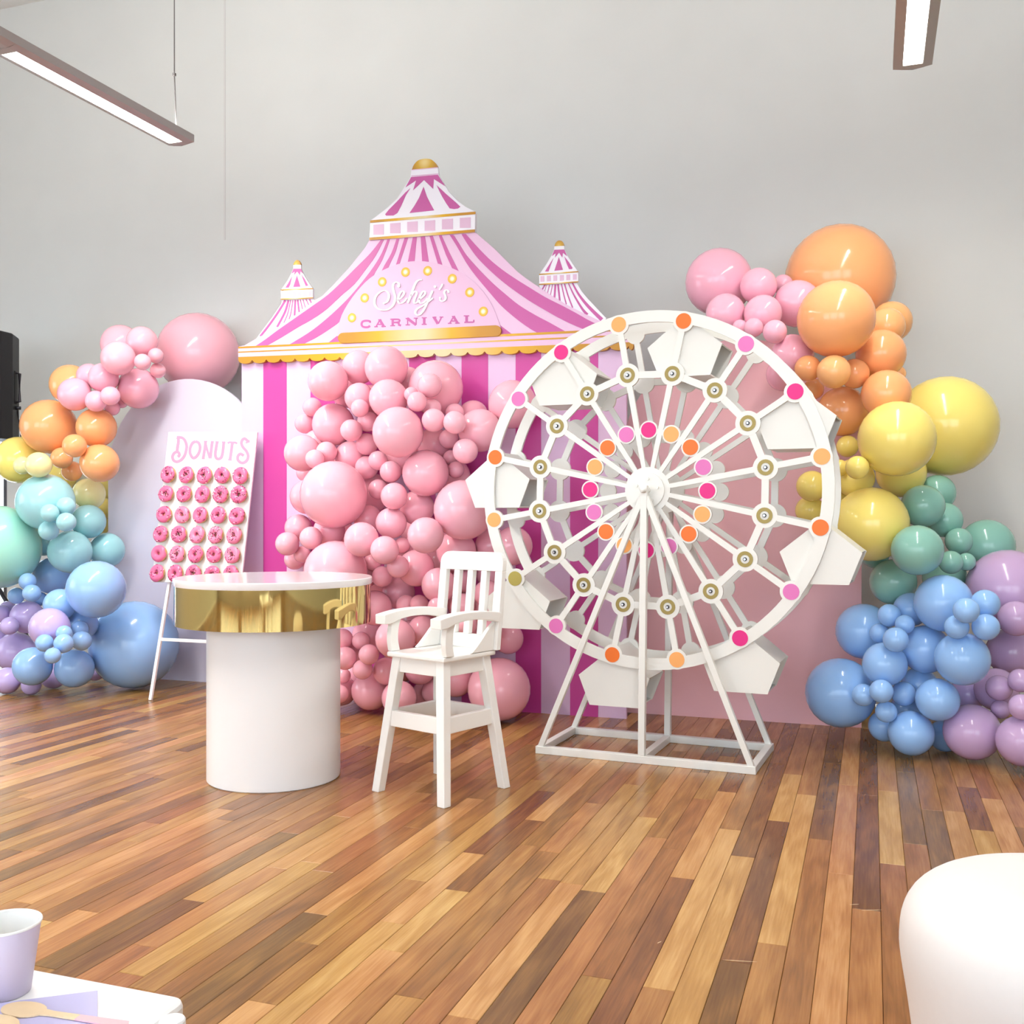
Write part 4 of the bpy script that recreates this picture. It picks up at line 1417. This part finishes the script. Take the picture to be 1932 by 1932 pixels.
# (x, y, radius in photograph pixels, colour, layer: 0 = rear ... 4 = front, optional landmark name)
LEFT = [
    (374, 668, 77, 'P', -1, 'the giant pink balloon behind the arch'), (133, 726, 38, 'A', 0), (115, 900, 28, 'Y', -1), (185, 922, 26, 'Y', -1), (192, 960, 22, 'Y', -1), (187, 990, 20, 'Y', -1),
    (228, 650, 37, 'P', 1), (268, 645, 29, 'P', 2), (168, 709, 23, 'K', 0), (195, 713, 28, 'K', 1), (223, 676, 32, 'P', 3), (141, 744, 31, 'K', 2), (229, 757, 13, 'K', 0), (212, 770, 14, 'K', 0),
    (181, 757, 20, 'K', 2), (208, 747, 18, 'K', 3), (260.6, 733, 38, 'K', 2), (294, 671, 14.5, 'P', 3), (269, 683, 15.5, 'P', 4), (298, 699, 14.5, 'P', 3),
    (36, 868, 44, 'Y', 1, 'the big yellow balloon by the loudspeaker'), (92, 805, 51, 'O', 2, 'the big orange balloon by the loudspeaker'), (182, 807, 37, 'O', 2), (188, 874, 36, 'O', 2), (136, 889, 19, 'O', 1), (116.5, 864, 20, 'O', 3), (140.5, 841, 22, 'O', 4),
    (43, 878, 17, 'y', 3), (73, 877, 24, 'y', 3), (168, 932, 30, 'y', 1),
    (-6, 1032, 79, 'M', 2, 'the giant mint balloon'), (86, 947, 53, 'Q', 2, 'the big aqua balloon'), (82, 1026, 23, 'Q', 1), (201.6, 1038, 33, 'Q', 1), (166.5, 984, 32, 'Q', 2), (132, 1041, 40, 'Q', 3, 'the pale aqua balloon in the middle'),
    (124.6, 955, 17.5, 'Q', 3), (94, 968, 17, 'Q', 4), (92, 1001, 18.5, 'Q', 4), (125, 985, 18, 'Q', 4),
    (97, 1086, 34, 'B', 2), (113, 1141, 30, 'B', 2), (155, 1178, 29, 'B', 1), (76, 1130, 13, 'B', 1), (52, 1097, 16, 'B', 2), (31, 1124, 15.5, 'B', 3), (60, 1119, 16.5, 'B', 4), (181.5, 1112, 54, 'B', 3, 'the big blue balloon beside the arch'),
    (253, 1216, 82, 'B', 0, 'the giant blue balloon behind the easel leg'),
    (14, 1150, 16, 'L', 1), (2, 1158, 17, 'L', 2), (51, 1164, 31, 'L', 2), (93.5, 1184, 37, 'L', 3, 'the rounded purple balloon among blue ones'), (-2, 1199, 13, 'L', 2), (18, 1181, 17, 'L', 4), (30, 1230, 37, 'L', 3), (13, 1284, 25, 'L', 3), (59, 1293, 18, 'L', 1), (101, 1275, 24, 'L', 1), (180, 1266, 18, 'L', 0),
    (150, 1188, 17, 'B', 3), (121, 1195, 15, 'B', 4), (84, 1213, 16.5, 'B', 4), (120, 1214, 18, 'B', 4), (154, 1209, 18.5, 'B', 4), (61.5, 1257, 36, 'B', 4), (140.5, 1261, 36, 'B', 4, 'the lowest blue balloon beside the arch'), (99.5, 1237, 15, 'B', 5),
]
MID = [
    (600, 840, 30, 'P', -1), (655, 740, 30, 'P', -1), (700, 760, 34, 'P', -1), (770, 720, 28, 'P', -1), (760, 860, 36, 'P', -1), (700, 930, 38, 'P', -1), (850, 900, 38, 'P', -1), (790, 1000, 36, 'P', -1), (640, 1010, 32, 'P', -1), (720, 1110, 38, 'P', -1), (830, 1060, 34, 'P', -1), (880, 1140, 36, 'P', -1), (790, 1170, 36, 'P', -1), (840, 1225, 34, 'P', -1), (760, 1250, 36, 'P', -1), (700, 1200, 36, 'P', -1), (665, 1280, 30, 'P', -1), (900, 1215, 34, 'P', -1), (800, 1310, 24, 'P', -1), (880, 1060, 26, 'P', -1), (668, 1232, 26, 'P', -1), (905, 1150, 28, 'P', -1), (850, 1000, 28, 'P', -1), (925, 1085, 26, 'P', -1), (770, 1040, 26, 'P', -1), (690, 1080, 28, 'P', -1), (645, 885, 26, 'P', -1),
    (619, 719, 38, 'P', 2, 'the upper corner balloon'), (677, 693, 32, 'P', 1), (729, 694, 41, 'P', 2, 'the topmost balloon'), (822, 732, 52, 'P', 1, 'the big balloon under the CARNIVAL sign'), (811, 727, 23, 'R', 2), (678, 750, 28, 'P', 1), (733, 752, 37, 'P', 2), (776, 744, 14, 'P', 2), (787, 758, 19, 'P', 3), (589, 768, 18, 'P', 2), (575, 799, 19, 'P', 1), (679, 770, 17, 'P', 3), (629, 801, 40, 'P', 2, 'the balloon over the giant one'),
    (694, 795, 20, 'P', 3), (663, 812, 21, 'P', 3), (751, 815.5, 48.5, 'P', 3, 'the big shiny balloon in the column centre'), (815, 770, 18, 'R', 2), (818, 793, 22.5, 'R', 3), (858, 779, 18, 'R', 2), (858, 797, 22, 'R', 3), (893, 783, 28, 'P', 0), (905, 812, 41, 'P', 1, 'the balloon cut by the wheel rim'), (967, 763, 46, 'P', 0, 'the balloon behind the upper wheel rim'),
    (847, 828, 19, 'P', 2), (878, 851, 24, 'P', 3), (850, 863, 14, 'P', 2), (860, 886, 16, 'P', 3), (818, 838, 32, 'P', 0), (692, 838, 21, 'P', 2), (713, 869, 18.5, 'P', 2), (692, 882, 22, 'P', 1), (737, 890, 20.5, 'P', 4), (661, 861, 29, 'P', 0), (571, 855, 35, 'P', 1), (616, 853, 20, 'R', 3), (594, 866, 18, 'R', 3), (575, 892, 16, 'P', 1),
    (630, 933, 63.5, 'P', 3, 'the giant balloon above the table'), (580, 937, 33, 'P', 1), (803, 892.5, 44, 'P', 3, 'the round balloon in the column centre'), (714, 923, 19, 'P', 2), (743.6, 936, 25.5, 'P', 4), (875, 962, 57, 'P', 2, 'the big balloon behind the gondola'), (787, 958, 33, 'P', 0), (738, 987, 29.5, 'P', 3), (694, 979, 27, 'P', 1), (563, 996, 26, 'P', 1), (542, 1026, 22.5, 'R', 3), (586.7, 1015, 21.5, 'R', 3), (682, 1018, 33, 'P', 3), (803, 1010, 34.5, 'P', 3), (621, 1001, 30, 'P', 1),
    (725.6, 1038, 27, 'P', 4), (759, 1029, 15.5, 'P', 3), (861, 1040, 38, 'P', 1), (930, 1030, 34, 'P', 0), (968, 1030, 37, 'P', 0, 'the balloon peeping through the wheel'), (633, 1080, 60, 'P', 2, 'the giant balloon half behind the table'), (570, 1046, 16, 'P', 1), (556, 1055, 20, 'P', 0), (703, 1060, 17, 'P', 2), (751, 1069, 21.5, 'P', 3), (785, 1072, 35, 'P', 2), (721, 1088, 20, 'P', 2), (752, 1118, 31, 'P', 1), (828, 1104, 33, 'P', 2, 'the balloon at the chair back'), (707, 1147, 33, 'P', 2, 'the balloon against the gold band'),
    (791, 1140, 18, 'P', 3), (766, 1141, 19, 'P', 2), (823, 1144, 16, 'P', 3), (797, 1189, 28, 'P', 2), (746, 1205, 38, 'P', 2, 'the oval balloon under the chair arm'), (775, 1195, 25, 'P', 1), (646, 1206, 20, 'P', 2), (681, 1209, 17, 'P', 3), (651, 1242, 22, 'P', 2), (696, 1235, 19.5, 'P', 3), (684, 1263, 19, 'P', 2), (648, 1275, 14, 'P', 2), (729, 1266, 26, 'P', 2), (700, 1303, 37, 'P', 1, 'the floor balloon beside the pedestal'), (645, 1303, 28, 'P', 0), (640, 1310, 18, 'P', 1), (753, 1317, 33, 'P', 2),
    (793, 1262, 30, 'P', 1), (819, 1305, 24, 'P', 0), (860, 1282, 33, 'P', 1), (941.7, 1300.5, 59.5, 'P', 2, 'the giant balloon on the floor by the chair'), (959, 1205, 29, 'P', 1), (872, 1096, 22, 'P', 1), (872, 1143, 24, 'P', 2), (919, 1120, 26, 'P', 1), (880, 1178, 20, 'P', 2), (925, 1190, 22, 'P', 1),
]
RIGHT = [
    (1356.5, 532, 63, 'K', 0, 'the giant pink balloon above the wheel'), (1584, 526, 101, 'O', 0, 'the giant orange balloon at the top'), (1477, 537, 19, 'K', 0), (1504, 573, 44, 'K', 1, 'the pink balloon against orange'), (1431, 540, 34.5, 'K', 2), (1369, 591, 37, 'K', 1), (1439.5, 592, 35.5, 'K', 2), (1396, 617, 14, 'K', 2), (1422, 618, 18, 'K', 3), (1462, 626, 22.5, 'K', 3), (1495, 671, 40, 'K', 1), (1478, 706, 32, 'K', 0),
    (1577.5, 602, 72, 'O', 2, 'the big glossy orange balloon'), (1682, 607, 38, 'A', 0), (1672, 616, 35, 'A', 1), (1662, 668, 46, 'O', 1), (1524, 695, 24.5, 'O', 2), (1612, 705, 28, 'O', 1), (1573, 701.5, 31.5, 'A', 3), (1535, 734, 19.5, 'A', 2), (1590, 776, 47, 'O', 2, 'the lowest orange balloon'), (1672, 744, 46, 'O', 2), (1694, 705, 15, 'A', 0),
    (1784, 804, 94, 'Y', 1, 'the giant yellow balloon'), (1692, 828, 71, 'Y', 3, 'the big front yellow balloon'), (1599, 842, 20.5, 'Y', 3), (1617.6, 882, 22, 'Y', 4), (1584, 883, 16, 'Y', 3), (1532, 917, 29, 'Y', 1), (1528, 963, 27, 'Y', 0), (1612, 902, 37, 'Y', 2), (1700, 892, 46, 'Y', 2), (1585, 940, 27, 'Y', 0), (1643, 989, 70, 'Y', 3, 'the lowest yellow balloon'),
    (1768, 930, 34, 'G', 0), (1741, 955, 40, 'G', 3, 'the topmost front green balloon'), (1782, 981, 33, 'G', 2), (1730.5, 1038, 47.5, 'G', 3, 'the big green balloon'), (1862, 1030, 50, 'G', 1, 'the outer green balloon'), (1809, 1021, 25, 'G', 4), (1794, 1061, 22, 'G', 4), (1823, 1060, 17, 'G', 3), (1685, 1098, 43, 'G', 1), (1650, 1045, 27, 'G', 0), (1782, 1090, 40, 'G', 0),
    (1902, 1113, 76, 'V', 2, 'the giant purple balloon'), (1917, 1167, 33, 'V', 2), (1907, 1230, 44, 'V', 2, 'the plump purple balloon at the photo edge'), (1880, 1301, 40, 'V', 2), (1885, 1298, 24, 'V', 3), (1925, 1284, 22, 'V', 3), (1928, 1334, 24, 'V', 4), (1888, 1338, 18, 'V', 3), (1834, 1381, 52, 'V', 2, 'the purple balloon on the floor'), (1930, 1398, 48, 'V', 2), (1825, 1310, 32, 'L', 0),
    (1630, 1191, 52, 'B', 1, 'the blue balloon beside the pink arch'), (1780, 1138, 53.5, 'B', 3, 'the big upper blue balloon'), (1718, 1150, 32, 'B', 1), (1678, 1161, 21.5, 'B', 3), (1707, 1178, 18, 'B', 3), (1660, 1195, 19, 'B', 3), (1690, 1207, 23.5, 'B', 4), (1859, 1139, 26.5, 'B', 3), (1823, 1152, 24, 'B', 5), (1805, 1183, 22.5, 'B', 4), (1860, 1183, 25, 'B', 4), (1746, 1225, 45, 'B', 2), (1815.5, 1243, 50, 'B', 3, 'the big blue balloon beside purple'), (1669.5, 1253, 41, 'B', 3), (1586, 1307, 65, 'B', 2, 'the giant blue balloon on the floor'), (1629, 1311, 21, 'B', 3), (1663, 1304, 22, 'B', 4), (1705, 1309, 23, 'B', 4), (1672, 1343, 20, 'B', 4), (1735, 1292, 33, 'B', 1), (1769, 1320, 40, 'B', 3, 'the blue balloon beside the dark gap'), (1668, 1370, 29, 'B', 2), (1719, 1383, 42, 'B', 3), (1783, 1388, 30, 'B', 1), (1710, 1340, 30, 'B', 0),
]


def dmax(kind, b):
    px, py, r, c, ly = b[:5]
    lim = F_PX * EYE / (py + r * 1.02 - HY) if py + r > HY + 50 else 99
    d = ray(px, py)
    rr = r / F_PX
    def plane(Y):
        # centre Y = D*d.y, radius = rr*D
        return Y / (d.y + rr * 1.02)
    if kind == 'L':
        if ly == -1:
            return min(lim, plane(6.27))
        return min(lim, plane(5.64), 6.72)
    if kind == 'M':
        return min(lim, plane(YT - .034))
    t = (py - 600) / 800.0
    base = 5.35 - .55 * max(0, min(1, t))
    if px - r < 1596 and py > 640:
        base = min(base, plane(5.56))
    if py < 560:
        base = 5.6
    return min(lim, base, plane(6.25))


def place(lst, kind):
    order = sorted(range(len(lst)), key=lambda i: (lst[i][4], i))
    done = []
    for i in order:
        b = lst[i]
        px, py, r = b[:3]
        d = ray(px, py)
        D = dmax(kind, b)
        for _ in range(400):
            c, R = d * D, r / F_PX * D
            ok = True
            for (c2, R2, D2, b2) in done:
                pd = math.hypot(px - b2[0], py - b2[1])
                if pd < (r + b2[2]) * 1.2:
                    if (c - c2).length < 1.004 * (R + R2) or (D > D2 + .02 and b[4] > b2[4] and pd < (r + b2[2]) * .97):
                        ok = False
                        break
            # arch panel: rear balloons stay behind, others in front
            if ok and kind == 'L' and b[4] == -1 and c.y - R < 5.70:
                ok = True
                break
            if ok:
                break
            D -= .006
        done.append((d * D, r / F_PX * D, D, b))
    return done


def size_word(r):
    return 'tiny' if r < 17 else 'small' if r < 26 else 'medium' if r < 38 else 'large' if r < 58 else 'giant'


def direction(dx, dy):
    a = math.degrees(math.atan2(-dy, dx)) % 360
    return ['right of', 'upper right of', 'above', 'upper left of', 'left of', 'lower left of', 'below', 'lower right of'][int((a + 22.5) // 45) % 8]


USED = {}
rb = random.Random(3)
for kind, lst, place_name in (('L', LEFT, 'garland by the arch'), ('M', MID, 'column before the tent'), ('R', RIGHT, 'garland beside the wheel')):
    res = place(lst, kind)
    marks = [b for b in lst if len(b) > 5]
    dup = {}
    cen = sum(((c) for c, R, D, b in res), Vector()) / len(res)
    for c, R, D, b in res:
        o = bpy.data.objects.new('balloon', bal_mesh(b[3]))
        COL.objects.link(o)
        pos = EYEV + c
        view = c.normalized()
        best = None
        for _ in range(150):
            nk = (view * .9 + (cen - c).normalized() * .5 + Vector((rb.uniform(-1, 1), rb.uniform(-1, 1), rb.uniform(-1, 1)))).normalized()
            if nk.dot(view) < .12:
                continue
            tip, mid_ = c + nk * R * 1.09, c + nk * R * 1.0
            clear = min([min((tip - c2).length - R2 - .1 * R, (mid_ - c2).length - R2 - .28 * R) for c2, R2, D2, b2 in res if c2 is not c] + [tip.z + EYE])
            clear = min(clear, .01) + .01 * nk.dot(view)
            if best is None or clear > best[0]:
                best = (clear, nk)
        neck = best[1]
        q = (-neck).to_track_quat('Z', 'Y')
        o.matrix_basis = Matrix.Translation(pos) @ q.to_matrix().to_4x4() @ Matrix.Rotation(rb.uniform(0, 6.28), 4, 'Z') @ Matrix.Diagonal((R, R, R * rb.uniform(.965, 1.0), 1))
        cn = BC[b[3]][0]
        if len(b) > 5:
            nm = b[5].replace('the ', '', 1)
            if cn not in nm:
                nm = nm.replace('balloon', cn + ' balloon', 1)
            lab = f'{nm} in the {place_name}'
        else:
            m = min(marks, key=lambda q: math.hypot(q[0] - b[0], q[1] - b[1]) - q[2] * .5)
            short = m[5]
            lab = f'{size_word(b[2])} {cn} balloon {direction(b[0] - m[0], b[1] - m[1])} {short}'
            dup.setdefault(lab, []).append((math.hypot(b[0] - m[0], b[1] - m[1]), o))
        USED[lab] = 1
        tag(o, lab, 'balloon', f'balloons of the {place_name}')
    for base, mem in dup.items():
        if len(mem) > 1:
            mem.sort(key=lambda t: t[0])
            for k, (dd, o) in enumerate(mem):
                o['label'] = ['nearest', 'second nearest', 'third nearest', 'fourth nearest', 'fifth nearest', 'sixth nearest'][k] + ' ' + base
